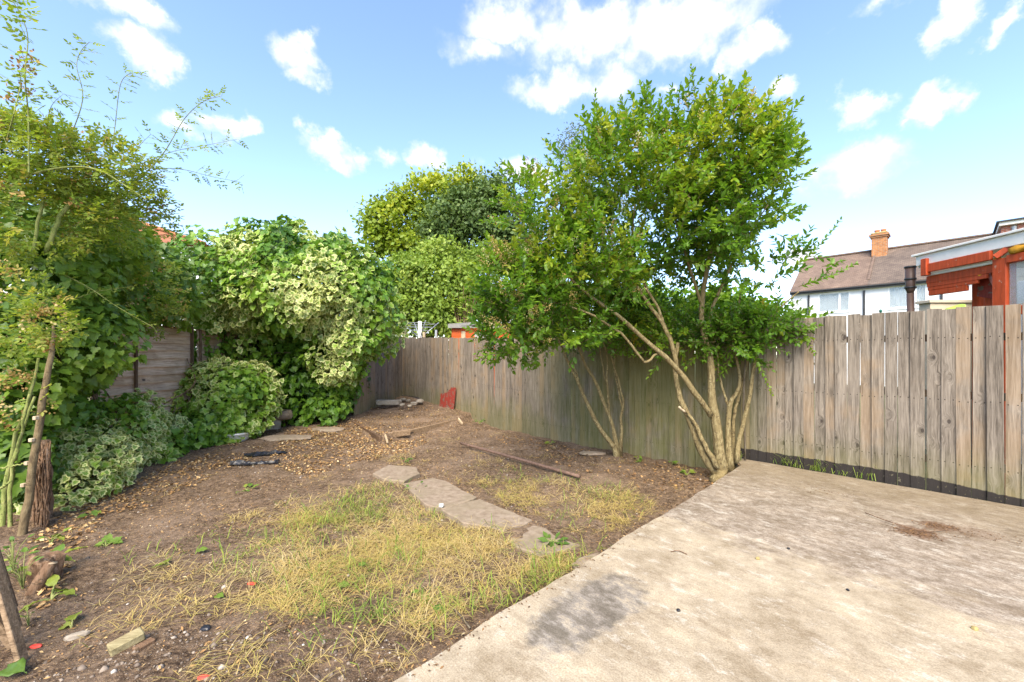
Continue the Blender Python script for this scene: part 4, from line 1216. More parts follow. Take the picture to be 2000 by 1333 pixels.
# thick old canes of the rose
for pix in ([(65, 500, 3.9, .014), (75, 430, 3.9, .013), (92, 350, 3.9, .010), (105, 325, 3.9, .006)], [(90, 495, 4.0, .020), (120, 420, 4.0, .018), (150, 385, 4.0, .012)],
            [(5, 1060, 3.75, .022), (14, 950, 3.8, .019), (28, 860, 3.8, .017), (60, 770, 3.8, .014), (75, 700, 3.9, .01)], [(18, 1060, 3.7, .016), (22, 920, 3.75, .014), (45, 840, 3.75, .012), (68, 775, 3.8, .010)],
            [(30, 900, 3.7, .012), (42, 840, 3.7, .011), (58, 770, 3.7, .009)], [(0, 915, 3.6, .008), (50, 905, 3.65, .007)], [(0, 955, 3.5, .010), (22, 940, 3.5, .008)]):
    limb('cane', pix, M['cane'], rose, n=14, sides=7)
limb('old_trunk', [(36, 1075, 3.55, .034), (52, 1000, 3.58, .030), (66, 900, 3.6, .027), (82, 800, 3.65, .025), (98, 700, 3.7, .020), (104, 660, 3.8, .014), (106, 630, 4.1, .01)], M['twig'], rose, n=20, wob=.06)
for (a, b_) in ((70, 817), (62, 860), (53, 905), (46, 948)):
    c = local(rose, P(a, b_, 3.58)); box('cut_stub', c - .016, c + .016, M['palewood'], rose, .004)

# dead climber roots hanging in a bundle
st = thing('root_bundle', 'brown bundle of dead hanging roots beside the leaning rose trunk', 'dead roots', tuple(G(78, 1045, -.25)))
rt = []
for k in range(70):
    a = rng.uniform(66, 95); Y = rng.uniform(3.7, 3.95)
    pts = [P(a + rng.normal(0, 2), rng.uniform(862, 905), Y)]
    for j in range(5): pts.append(P(a + rng.normal(0, 4) - (a - 75) * .25 * j / 4, 905 + j * 34, Y + rng.normal(0, .03)))
    rt.append((local(st, spline(np.array(pts), 10)), rng.uniform(.003, .009)))
tubes('fibres', rt, M['root'], st, 4, .2)['kind'] = 'stuff'
limb('stump', [(78, 1050, 3.9, .085), (82, 980, 3.9, .07), (84, 900, 3.9, .06), (86, 860, 3.9, .04)], M['root'], st, wob=.2, n=10)

# ================================================================== trees beyond
def far_tree(name, label, px, Y, blobs, n, lsize, mat, per=34, spread=.3, trunk=.16, cat='tree', tm=DIA, limbs=5, barkm='bark_dark', droop=.2):
    base = P(px, HZ, Y); o = thing(name, label, cat, (base[0], Y, -.42), 'trees beyond the far fence' if cat == 'tree' else None)
    B = [pb_(*b) for b in blobs]
    vol = np.array([b[3] * b[4] + b[4] * b[5] for b in B]); k = rng.choice(len(B), n // per, p=vol / vol.sum())
    C = np.array(B)
    u = unit(rng.normal(0, 1, (len(k), 3))); cc = C[k, :3] + u * C[k, 3:6] * (rng.uniform(.1, 1, (len(k), 1)) ** .4) * (.75 + .55 * vnoise(C[k, :3] + u * 1.4, 1.3, 77)[:, None])
    m = len(k) * per; ci = np.repeat(np.arange(len(k)), per)
    off = rng.normal(0, 1, (m, 3)) * spread * np.array((1, 1, .6))
    p = cc[ci] + off
    nor = unit(u[ci] * .6 + unit(off) * .5 + np.array((0, 0, .6)) + rng.normal(0, .4, (m, 3)))
    tip = unit(u[ci] * .5 + rng.normal(0, .7, (m, 3)) + np.array((0, 0, -droop)))
    var = C[k, 6][ci] + np.repeat(rng.normal(0, .13, len(k)), per) + rng.normal(0, .09, m)
    leaves('crown', p, tip, nor, rng.uniform(*lsize, m), np.clip(var, 0, 1), tm, M[mat], o, 'stuff')
    top = C[:, :3].mean(0)
    tubes('trunk', [(local(o, spline(np.array([[base[0], Y, -.5], [base[0] + .1, Y, top[2] * .5], top]), 10)), np.linspace(trunk, trunk * .45, 10))], M[barkm], o, 8, .06)
    for i in range(limbs):
        e = C[i % len(C), :3]; s = np.array([base[0], Y, max(.8, top[2] * .45)])
        tubes('limb', [(local(o, spline(np.array([s, (s + e) / 2 + rng.normal(0, .2, 3), e]), 9)), np.linspace(trunk * .5, trunk * .12, 9))], M[barkm], o, 6)
    return o


far_tree('maple_tree', 'tall yellow-green tree with uneven crown behind the far corner', 790, 27,
         [(740, 430, 27, 28, 38, 1.2, .45), (790, 450, 27, 60, 62, 2, .5), (850, 390, 27.5, 62, 45, 2, .7), (910, 375, 28, 70, 38, 2, .72), (790, 400, 27, 28, 30, 1, .6), (735, 470, 26.5, 25, 35, 1, .35), (830, 480, 27, 70, 50, 2, .4), (960, 400, 28, 40, 40, 1.5, .6)],
         15000, (.2, .36), 'tree_yellow', spread=.38)
far_tree('oak_tree', 'tall dark dull-green tree with dense crown in front of the yellow-green one', 920, 24,
         [(880, 430, 24, 60, 48, 1.8, .45), (940, 410, 24, 70, 62, 2, .4), (990, 420, 24.5, 60, 75, 2, .45), (960, 480, 24, 75, 50, 2, .3), (965, 365, 24.5, 30, 25, 1, .4), (870, 470, 23.8, 40, 40, 1.4, .4), (1010, 500, 24, 50, 50, 1.5, .3)],
         17000, (.17, .3), 'tree_dark', spread=.32)
far_tree('feathery_tree', 'light green feathery small tree just beyond the far fence', 840, 18,
         [(790, 550, 18, 55, 55, 1.4, .5), (850, 545, 18, 75, 58, 1.6, .6), (905, 570, 18.2, 50, 52, 1.4, .42), (770, 590, 17.5, 40, 55, 1, .5), (830, 610, 17.5, 70, 45, 1.2, .55), (860, 500, 18.3, 40, 25, .9, .65), (880, 620, 17.5, 40, 40, 1, .7), (930, 540, 18.5, 40, 60, 1.2, .35)],
         26000, (.11, .21), 'tree_mid', spread=.25, trunk=.12, tm=DIA)
far_tree('birch_tree', 'pale grey-green tree showing through and left of the privet crown', 1170, 22,
         [(1130, 285, 22, 38, 45, 1.2, .5), (1150, 350, 22, 55, 70, 1.6, .5), (1200, 430, 22, 70, 100, 1.8, .45), (1170, 540, 22, 70, 70, 1.6, .35), (1240, 560, 21, 60, 60, 1.4, .4)],
         11000, (.12, .22), 'tree_pale', spread=.3, tm=SLIP, droop=.8)
far_tree('dark_evergreen', 'dark shaded evergreen behind the orange shed', 960, 20.5,
         [(930, 600, 20.5, 60, 50, 1.2, .2), (1000, 610, 20.5, 60, 60, 1.2, .25), (1060, 600, 20.5, 60, 70, 1.2, .3)], 8000, (.13, .22), 'tree_dark', spread=.26)
far_tree('hedge', 'dense dark green hedge closing the view beyond the far fence', 800, 21,
         [(680, 640, 21, 90, 60, 1, .4), (780, 650, 21, 90, 50, 1, .35), (880, 650, 21, 80, 50, 1, .3), (1100, 640, 21, 90, 60, 1, .35), (1250, 640, 21, 90, 60, 1, .4), (1400, 645, 21, 90, 50, 1, .4), (600, 640, 21, 80, 60, 1, .35), (480, 640, 21, 90, 60, 1, .35), (1000, 660, 21, 80, 40, 1, .3)],
         13000, (.16, .28), 'tree_mid', spread=.32, cat='hedge', limbs=0)
# dead twiggy branch in front of it
db = thing('dead_branch', 'bare twiggy brown branch above the orange shed', 'dead branch', tuple(P(905, 640, 17) * np.array((1, 1, 0)) + np.array((0, 0, -.4))))
tubes('branches', [(local(db, spline(np.array([P(905 + a * .2, 690, 17), P(905 + a * .5, 620, 17), P(905 + a, 560 + abs(a) * .6, 17 + rng.normal(0, .2))]), 8)), np.linspace(.04, .008, 8)) for a in (-28, -12, 0, 14, 30, -20, 24, 6)], M['root'], db, 5)
# neighbour's bright shrubs over the fence
far_tree('garden_shrub', 'bright lime-green shrub over the fence behind the big privet trunks', 1290, 8.6,
         [(1230, 600, 8.6, 60, 45, .6, .6), (1290, 630, 8.4, 70, 45, .6, .65), (1360, 640, 8.2, 60, 40, .5, .6), (1200, 650, 8.8, 55, 40, .6, .55), (1270, 580, 8.8, 40, 30, .5, .75)], 7000, (.06, .10), 'neigh', spread=.14, trunk=.05, cat='bush', tm=BIGOV, limbs=4)
far_tree('cherry_laurel', 'glossy light green shrub over the fence right of the privet trunks', 1480, 6.6,
         [(1420, 615, 6.9, 55, 40, .4, .6), (1480, 625, 6.6, 60, 35, .4, .55), (1535, 640, 6.3, 40, 28, .3, .55), (1390, 600, 7.1, 40, 40, .3, .7)], 3600, (.07, .11), 'neigh', spread=.13, trunk=.04, cat='bush', tm=BIGOV, limbs=3)

# ================================================================== terrace houses
H0 = np.array((20.0, 20.6, 0))


def hx(c):            # house frame: s along the terrace, d back from the eaves line, z up
    return H0 + FD * c[0] + FN * c[1] + np.array((0, 0, c[2]))


def hb(name, s0, s1, d0, d1, z0, z1, mat, parent, bevel=0.0):
    org = np.array(parent.location)
    while parent.parent is not None:
        parent_ = parent.parent; org = org + np.array(parent_.location); break
    return box(name, (s0, d0, z0), (s1, d1, z1), mat, parent, bevel, xf=lambda c: hx(c) - org)


def hpoly(name, pts, faces, mat, parent):
    org = np.array(parent.location)
    return mesh_from(name, [hx(p) - org for p in pts], faces, mat, parent)


def gable(name, s0, s1, mat, parent):
    th = .12
    pts = [(s0, 0, 5), (s1, 0, 5), (s1, 3.5, 7.4), (s0, 3.5, 7.4), (s0, 7, 5), (s1, 7, 5),
           (s0, 0, 5 - th), (s1, 0, 5 - th), (s1, 3.5, 7.4 - th), (s0, 3.5, 7.4 - th), (s0, 7, 5 - th), (s1, 7, 5 - th)]
    fc = [(0, 3, 2, 1), (3, 4, 5, 2), (6, 7, 8, 9), (9, 8, 11, 10), (0, 1, 7, 6), (4, 10, 11, 5), (0, 6, 9, 3), (3, 9, 10, 4), (1, 2, 8, 7), (2, 5, 11, 8)]
    r = hpoly(name, pts, fc, mat, parent)
    hb('ridge', s0 + .01, s1 - .01, 3.38, 3.62, 7.36, 7.47, M['roof_red'], r, .03)
    return r


def house_window(s0, s1, z0, z1, parent, split, blind):
    w = hb('window', s0, s1, .22, .29, z0 - .04, z0 + .02, M['upvc'], parent)      # sill
    for a, b, c, d in ((s0, s0 + .07, z0 + .021, z1), (s1 - .07, s1, z0 + .021, z1), (s0 + .071, s1 - .071, z1 - .07, z1), (s0 + .071, s1 - .071, z0 + .021, z0 + .09)):
        hb('frame', a, b, .255, .30, c, d, M['upvc'], w)
    for q in split: hb('mullion', q - .045, q + .045, .252, .30, z0 + .091, z1 - .071, M['upvc'], w)
    hb('pane', s0 + .06, s1 - .06, .285, .292, z0 + .08, z1 - .06, M['glass'], w)
    if blind == 'blind':
        n = int((z1 - z0 - .15) / .05)
        for i in range(n):
            z = z0 + .09 + i * .05; hb('blind_slat', s0 + .08, s1 - .08, .31, .325, z, z + .038, M['blind'], w)
    else:
        pts, fc = [], []
        m = 40
        for i in range(m):
            s = s0 + .07 + (s1 - s0 - .14) * i / (m - 1); d = .315 + .018 * math.sin(i * 1.9) * (1 + .4 * math.sin(i * .7))
            pts += [(s, d, z0 + .09), (s, d, z1 - .07)]
        fc = [(2 * i, 2 * i + 1, 2 * i + 3, 2 * i + 2) for i in range(m - 1)]
        org = np.array(parent.location)
        mesh_from('net_curtain', [hx(p) - org for p in pts], fc, M['curtain'], w)
    return w


def terrace(label, s0, s1, roofm, wins, pipes):
    o = thing('terrace_house', label, 'house', tuple(hx((s0, .3, 0))))
    # wall with real openings: strips between windows
    cuts = sorted(wins, key=lambda w: w[0])
    prev = s0
    hb('wall', s0 + .002, s1 - .002, .36, 6.7, -.4, 4.9, M['room'], o)
    zlo = min(w[2] for w in cuts); zhi = max(w[3] for w in cuts)
    hb('wall', s0, s1, .27, .355, -.4, zlo - .045, M['render'], o)
    hb('wall', s0, s1, .27, .355, zhi + .001, 4.95, M['render'], o)
    for a, b, c, d, sp, bl in cuts:
        if a > prev: hb('wall', prev, a - .001, .27, .355, zlo - .044, zhi, M['render'], o)
        prev = b + .001
    if prev < s1: hb('wall', prev, s1, .27, .355, zlo - .044, zhi, M['render'], o)
    for w in cuts: house_window(*w[:4], o, w[4], w[5])
    gable('roof', s0, s1, roofm, o)
    hb('gutter', s0, s1, -.07, .02, 4.88, 4.95, M['gutter'], o, .02)
    hb('fascia', s0, s1, .021, .06, 4.80, 4.93, M['gutter'], o)
    for q in pipes: hb('downpipe', q - .045, q + .045, .17, .26, -.3, 4.72, M['gutter'], o, .02)
    return o


def s_at(px, dd=.3):
    p0 = H0 + FN * dd; k = (px - 1000) / F
    return (p0[0] - k * p0[1]) / (.68 + k * .733)


def z_at(px, py, dd=.3):
    p = hx((s_at(px, dd), dd, 0)); return CAMZ - (py - HZ) / F * p[1]


SPLIT = 1.62
wz0, wz1 = z_at(1660, 609), z_at(1660, 569)
hA = terrace('white rendered terrace house with reddish roof, left of the brick chimney', SPLIT + .002, s_at(1545), M['roof_red'],
             [(s_at(1661), s_at(1598), wz0, wz1, [s_at(1640)], 'blind')], [s_at(1688), s_at(1580)])
wz0, wz1 = z_at(1760, 603), z_at(1760, 558)
hB = terrace('white rendered terrace house with brown roof, right of the brick chimney', -6.5, SPLIT, M['roof_grey'],
             [(s_at(1811), s_at(1734), wz0, wz1, [s_at(1788)], 'curtain'), (-4.6, -3.0, wz0, wz1, [-3.8], 'curtain')], [s_at(1839), -5.4])
box('party_flashing', (SPLIT - .05, .4, 0), (SPLIT + .05, 3.4, .06), M['roof_red'], hB, xf=lambda c: hx((c[0], c[1], 5.02 + c[1] / 3.5 * 2.4 + c[2])) - np.array(hB.location))
# chimney
ch = thing('chimney', 'orange brick chimney stack with lichened cap between the two terrace roofs', 'chimney', tuple(hx((1.5, 3.2, 6.3))))
cs0, cs1 = s_at(1733, 3.0), s_at(1703, 3.0)
hb('stack', cs0, cs1, 2.75, 3.55, 6.3, 8.0, M['chimney'], ch, .01)
hb('corbel', cs0 - .05, cs1 + .05, 2.70, 3.60, 8.0, 8.09, M['chimney'], ch)
hb('corbel', cs0 - .10, cs1 + .10, 2.65, 3.65, 8.091, 8.19, M['chimney'], ch)
hb('cap', cs0 - .04, cs1 + .04, 2.70, 3.60, 8.191, 8.30, M['lichen'], ch, .04)
for q in (.25, .68):
    c = hx((cs0 + (cs1 - cs0) * q, 3.15, 8.3)) - np.array(ch.location)
    tubes('chimney_pot', [(np.array([c, c + (0, 0, .12), c + (0, 0, .2)]), np.array([.13, .12, .14]))], M['pot'], ch, 10)
# brick dormer with a flat roof
dm = thing('roof_dormer', 'flat-roofed brick dormer with white window on the brown roof at right edge', 'dormer', tuple(hx((-3, 1.2, 5.4))))
hb('brick_pier', -3.32, -3.02, 1.2, 4, 5.3, 7.28, M['brick'], dm)
hb('brick_pier', -3.95, -3.50, 1.2, 4, 5.3, 7.28, M['brick'], dm)
hb('wall', -6.4, -3.021, 1.35, 4, 5.3, 7.27, M['render'], dm)
wi = hb('window', -5.3, -3.96, 1.24, 1.34, 5.8, 7.2, M['upvc'], dm)
hb('pane', -5.2, -4.68, 1.225, 1.239, 5.9, 7.1, M['glass'], wi); hb('pane', -4.58, -4.06, 1.225, 1.239, 5.9, 7.1, M['glass'], wi)
hb('fascia', -6.5, -2.95, 1.0, 4.1, 7.29, 7.44, M['whitepaint'], dm)
hb('flat_roof', -6.6, -2.86, .9, 4.2, 7.441, 7.50, M['gutter'], dm)
beam('downpipe', hx((-3.41, 1.12, 5.3)) - np.array(dm.location), hx((-3.41, 1.12, 7.2)) - np.array(dm.location), .09, .09, M['galv'], dm, up=(1, 0, 0))

# orange-roofed house behind the left climbers
lh = thing('tiled_house', 'house with orange tiled roof peeping over the ivy at left', 'house', (-17, 19.5, -.4))
rp = [P(150, 395, 21), P(235, 425, 21), P(372, 470, 19), P(372, 470, 19) + (0, 0, -.12)]
A_, B_, C_ = P(60, 415, 22.5), P(235, 422, 21), P(400, 476, 19.5)
D_ = np.array((A_[0] - 2, 19.5, C_[2])); o3 = np.array(lh.location)
rf = mesh_from('roof', [A_ - o3, B_ - o3, C_ - o3, np.array((A_[0], 18.6, C_[2])) - o3, np.array((C_[0], 26, C_[2])) - o3, np.array((A_[0], 26, C_[2])) - o3],
               [(0, 3, 2, 1), (1, 2, 4), (0, 1, 4, 5), (0, 5, 3), (3, 5, 4, 2)], M['roof_orange'], lh)
tubes('hip_tiles', [(np.array([B_ - o3 + (B_ - C_) * 0, (B_ + C_) / 2 - o3, C_ - o3]), .09)], M['pot'], rf, 7)
box('wall', (A_[0] + .4 - o3[0], 19.9 - o3[1], 0), (C_[0] - .6 - o3[0], 25.5 - o3[1], C_[2] - o3[2] - .02), M['render'], lh)

# ================================================================== neighbour's lean-to, shed and bits over the fence
TX = 5.65


def tb_(name, x0, x1, y0, y1, z0, z1, mat, parent, bevel=.004, jitter=0):
    o = np.array(parent.location)
    return box(name, np.array((x0, y0, z0)) - o, np.array((x1, y1, z1)) - o, mat, parent, bevel, jitter=jitter)


lt_ = thing('lean_to', 'red-painted peeling timber lean-to with white roof edge over the right-hand fence', 'lean-to', (TX, 4.5, -.3))
tb_('fascia', TX - .03, TX, 2.6, 5.70, 2.555, 2.69, M['whitepaint'], lt_)
tb_('roof_sheet', TX - .06, 7.4, 2.6, 5.74, 2.692, 2.72, M['whitepaint'], lt_)
tb_('end_fascia', TX + .001, 7.3, 5.66, 5.70, 2.53, 2.69, M['whitepaint'], lt_)
tb_('rafter', TX - .05, TX - .005, 4.80, 5.60, 2.44, 2.553, M['redpaint'], lt_, .006)
tb_('rafter_end', TX - .07, TX - .002, 5.52, 5.60, 2.40, 2.63, M['redpaint'], lt_, .006)
tb_('soffit_strip', TX, TX + .03, 4.8, 5.58, 2.40, 2.437, M['whitepaint'], lt_)
for i, (z0, z1, y0) in enumerate(((2.30, 2.40, 4.82), (2.245, 2.299, 4.9), (2.20, 2.244, 5.0), (2.13, 2.199, 5.12))):
    tb_('board', TX + .03, TX + .055 + .004 * i, y0, 5.62 - .01 * i, z0, z1, M['redpaint'], lt_, .004, .001)
tb_('post', TX - .03, TX + .10, 4.66, 4.80, -.3, 2.44, M['redpaint'], lt_, .008)
tb_('post', TX + .22, TX + .34, 4.98, 5.10, -.3, 2.40, M['redpaint'], lt_, .008)
tb_('post', TX + .36, TX + .46, 5.28, 5.36, -.3, 2.30, M['redpaint'], lt_, .008)
beam('brace', (.04, .30, 2.45), (.28, .62, 2.75), .05, .09, M['redpaint'], lt_)
beam('brace', (.05, .28, 2.76), (.05, .50, 2.60), .04, .06, M['foam'], lt_)
V_ = [(.16, .62, 2.36), (.17, .44, 2.30), (.17, .44, 2.70), (.16, .62, 2.66)]
mesh_from('flaking_sheet', V_ + [(x + .012, y, z) for x, y, z in V_], [(0, 1, 2, 3), (7, 6, 5, 4), (0, 4, 5, 1), (1, 5, 6, 2), (2, 6, 7, 3), (3, 7, 4, 0)], M['redsheet'], lt_)
tb_('header', TX - .04, TX + .05, 2.6, 4.655, 2.37, 2.46, M['redpaint'], lt_, .006)
tubes('foam_bead', [(spline(np.array([(-.02, 4.62 - .2 * i - 4.5, 2.80 + .012 * math.sin(i * 2.1)) for i in range(10)]), 40), .04 + .012 * np.sin(np.arange(40) * 1.3))], M['foam'], lt_, 8, .2)
beam('knee_block', (-.05, .25, 2.76), (.05, .12, 2.90), .06, .06, M['redpaint'], lt_)
tb_('window_rail', TX - .03, TX + .04, 2.6, 4.655, 1.78, 1.88, M['redpaint'], lt_, .006)
tb_('window_pane', TX + .0, TX + .006, 2.6, 4.65, 1.885, 2.365, M['glass'], lt_, 0)

dp = thing('downpipe', 'brown rainwater hopper and downpipe at the end of the lean-to', 'downpipe', (5.66, 5.82, -.3))
c = np.array((0, 0, 0.))
tubes('pipe', [(np.array([(.02, 0, 0), (.02, 0, 1.5), (.0, 0, 2.5)]), .042)], M['brownpipe'], dp, 10)
tubes('hopper', [(np.array([(0, 0, 2.50), (0, 0, 2.56), (0, 0, 2.88)]), np.array([.035, .055, .06]))], M['brownpipe'], dp, 12)
for z in (2.58, 2.70, 2.87): tubes('collar', [(np.array([(0, 0, z - .012), (0, 0, z + .012)]), .068)], M['gutter'], dp, 12)

cw = thing('clad_house', 'beige plank-clad wall with white door behind the lean-to', 'house', (7.6, 4.5, -.3))
for i in range(20):
    tb_('plank', 7.6, 7.625 + .004 * (i % 2), 2.0, 6.5, -.3 + i * .155, -.3 + i * .155 + .150, M['beige'], cw, .006)
tb_('wall_core', 7.631, 10, 2.0, 6.5, -.3, 2.85, M['beige'], cw)
dr = tb_('door', 7.55, 7.59, 4.9, 6.12, -.3, 2.42, M['upvc'], cw)
tb_('door_pane', 7.543, 7.549, 5.25, 5.85, 1.5, 2.25, M['glass'], dr, 0)
for z in (1.5, 2.28): box('door_bar', np.array((7.53, 5.2, z - .03)) - np.array(cw.location), np.array((7.542, 5.9, z + .03)) - np.array(cw.location), M['upvc'], dr)
bw = thing('garden_wall', 'low beige block wall beyond the fence beside the lean-to', 'wall', (7.4, 7.1, -.3))
tb_('wall_face', 7.1, 8.0, 6.95, 7.15, -.3, 2.20, M['beige'], bw); tb_('coping', 7.06, 8.04, 6.92, 7.18, 2.202, 2.25, M['beige'], bw)
lg = thing('lime_sheet', 'curved lime green plastic sheet sticking up behind the fence by the red lean-to', 'plastic sheet', (4.95, 4.62, 1.2))
pts, fc = [], []
for i in range(9):
    q = i / 8; top = .64 + .06 * math.sin(q * 2.2 + .3)
    y = .10 - .20 * q; x = .04 + .06 * math.sin(q * 3)
    pts += [(x, y, 0), (x, y, top), (x + .012, y, top), (x + .012, y, 0)]
for i in range(8):
    for k in range(4): fc.append((4 * i + k, 4 * i + (k + 1) % 4, 4 * i + 4 + (k + 1) % 4, 4 * i + 4 + k))
fc += [(3, 2, 1, 0), (32, 33, 34, 35)]
mesh_from('sheet', pts, fc, M['lime'], lg, True)
gp = thing('green_post', 'thin dark green metal post in front of the white terrace', 'post', tuple(P(1720, HZ, 10) * np.array((1, 1, 0)) + (0, 0, -.4)))
tubes('pole', [(np.array([(0, 0, 0), (0, 0, 1.7), (0, 0, z_ := 1.75 + CAMZ - .35)]), .022)], M['teal'], gp, 8)
tubes('finial', [(np.array([(0, 0, z_), (0, 0, z_ + .05), (0, 0, z_ + .07)]), np.array([.03, .03, .005]))], M['teal'], gp, 8)

sh = thing('orange_shed', 'small bright orange-red shed with grey felt roof beyond the far fence', 'shed', (-2.05, 14, -.4))
for i in range(17):
    box('plank', (0, 0, i * .155), (2.3, .025 + .006 * (i % 2), i * .155 + .15), M['orangepaint'], sh, .006)
box('side_wall', (-.02, .03, 0), (0.0, 1.8, 2.62), M['orangepaint'], sh); box('back_wall', (0.001, 1.75, 0), (2.3, 1.8, 2.6), M['orangepaint'], sh); box('right_wall', (2.301, .03, 0), (2.32, 1.8, 2.62), M['orangepaint'], sh)
box('trim', (.32, -.03, 0), (.46, -.002, 2.50), M['palewood'], sh, .004)
wn_ = box('window', (.72, -.02, 2.0), (1.3, -.001, 2.5), M['orangepaint'], sh, .004); box('pane', (.78, -.027, 2.06), (1.24, -.021, 2.44), M['glass'], wn_)
mesh_from('roof', [(-.12, -.14, 2.64), (2.45, -.14, 2.80), (2.45, 1.95, 2.80), (-.12, 1.95, 2.64), (-.12, -.14, 2.74), (2.45, -.14, 2.90), (2.45, 1.95, 3.0), (-.12, 1.95, 2.84)],
          [(0, 3, 2, 1), (4, 5, 6, 7), (0, 1, 5, 4), (1, 2, 6, 5), (2, 3, 7, 6), (3, 0, 4, 7)], M['felt'], sh)
box('fascia', (-.11, -.16, 2.60), (2.44, -.142, 2.66), M['felt'], sh)

ra = thing('rotary_airer', 'rotary clothes airer with white post and grey arms beyond the far corner', 'clothes airer', tuple(P(820, HZ, 13) * np.array((1, 1, 0)) + (0, 0, -.4)))
hgt = CAMZ + .4 + (HZ - 628) / F * 13
tubes('post', [(np.array([(0, 0, 0), (0, 0, hgt)]), .055)], M['whitepaint'], ra, 8)
for k in range(4):
    a_ = k * math.pi / 2 + .5; tubes('arm', [(np.array([(0, 0, hgt - .55), (math.cos(a_) * .62, math.sin(a_) * .62, hgt - .02)]), .014)], M['galv'], ra, 6)
for q in (.3, .5, .7, .9):
    ring = [(math.cos(k * math.pi / 2 + .5) * .62 * q, math.sin(k * math.pi / 2 + .5) * .62 * q, hgt - .55 + .53 * q) for k in range(5)]
    tubes('line', [(np.array(ring), .006)], M['galv'], ra, 4)
for px, top, lab, m, r in ((791, 640, 'short pale timber post end behind the far corner fence', 'palewood', .09), (850, 645, 'grey metal post right of the rotary airer', 'galv', .06), (828, 649, 'stubby weathered post close to the white airer post', 'palewood', .07)):
    o = thing('post', lab, 'post', tuple(P(px, HZ, 12.7) * np.array((1, 1, 0)) + (0, 0, -.4)))
    beam('shaft', (0, 0, 0), (.03 * (px - 820) / 30, 0, CAMZ + .4 + (HZ - top) / F * 12.7), r * 1.6, r, M[m], o, up=(1, 0, 0)); beam('foot', (0, 0, -.01), (0, 0, .1), .2, .2, M['rock'], o, up=(1, 0, 0))

# ================================================================== things lying about
def lump(name, label, cat, px, py, size, mat, Z=None, seed=0, flat=1.0, rot=0, lift=.0, group=None, sub=2):
    p = on_soil(px, py) if Z is None else G(px, py, Z)
    bm = bmesh.new(); bmesh.ops.create_icosphere(bm, subdivisions=sub, radius=1)
    cr_, sr_ = math.cos(rot), math.sin(rot)
    for v in bm.verts:
        c = np.array(v.co); c = np.sign(c) * np.abs(c) ** .7
        c = c * (1 + (vnoise(c[None] * 1.6 + seed * 7.3, 1, seed)[0] - .5) * .45)
        c = c * np.array(size) * np.array((1, 1, flat))
        v.co = Vector((c[0] * cr_ - c[1] * sr_, c[0] * sr_ + c[1] * cr_, c[2]))
    me = bpy.data.meshes.new(name); bm.to_mesh(me); bm.free(); me.materials.append(mat)
    o = bpy.data.objects.new(name, me); COL.objects.link(o); o.location = Vector(p + np.array((0, 0, size[2] * .45 + lift)))
    return tag(o, label, cat, group)


def plank_at(name, label, cat, a, b, w, h, mat, up=(0, 0, 1)):
    a = np.asarray(a); b = np.asarray(b)
    o = beam(name, (0, 0, 0), b - a, w, h, mat, None, up, .006)
    o.location = Vector(a)
    return tag(o, label, cat)


plank_at('edging_board', 'rotten dark timber edging board on the left front of the raised bed', 'timber', G(688, 828, -.15), G(744, 862, -.20), .045, .15, M['darkwood'])
plank_at('edging_board', 'orange-brown rotten timber edging board over the dark hole', 'timber', G(748, 852, -.13), G(800, 845, -.14), .05, .10, M['oldwood'])
plank_at('edging_board', 'long weathered timber edging board on the right front of the raised bed', 'timber', G(800, 846, -.17), G(896, 823, -.17), .05, .12, M['oldwood'])
plank_at('splinter', 'pale upright splinter of wood at the corner of the raised bed', 'timber', G(757, 866, -.22), G(757, 866, -.22) + (-.05, .02, .15), .014, .04, M['palewood'])
plank_at('broken_board', 'short pale broken board at the right end of the timber edging', 'timber', G(893, 816, -.10), G(903, 829, -.19), .04, .06, M['palewood'])
plank_at('timber_offcut', 'chunky pale timber offcut lying on the soil in the left foreground', 'timber', G(212, 1272, -.22), G(280, 1236, -.20), .085, .045, M['lichwood'])
plank_at('bark_piece', 'brown strip of bark just right of the pale timber offcut', 'bark', G(262, 1272, -.22), G(300, 1250, -.22), .045, .03, M['root'])
for px, lab in ((62, 'brown log stub standing among the dock leaves at left'), ):
    a = on_soil(px, 1158); o = thing('log_stub', lab, 'log', tuple(a))
    tubes('log', [(np.array([(0, 0, -.03), (.03, .03, .08), (.07, .06, .17)]), np.array([.04, .035, .03]))], M['root'], o, 10, .12); tubes('cut_end', [(np.array([(.07, .06, .168), (.0705, .061, .173)]), .028)], M['palewood'], o, 10)
lump('dead_stump', 'dark rotting stump under the upper dock leaf at left', 'stump', 90, 1132, (.09, .08, .13), M['root'], seed=3)
o = plank_at('rusty_pole', 'long rusty steel pole lying on the soil in front of the fence', 'pole', G(900, 866, -.22), G(1132, 931, -.21), .01, .01, M['rust'])
bpy.data.objects.remove(o)
pa, pz = G(900, 866, -.2), G(1132, 931, -.2)
o = tubes('rusty_pole', [(spline(np.array([(0, 0, 0), (pz - pa) / 2 + (0, 0, .005), pz - pa]), 14), .022)], M['rust'], None, 10); o.location = Vector(pa)
tag(o, 'long rusty steel pole lying on the soil in front of the fence', 'pole')

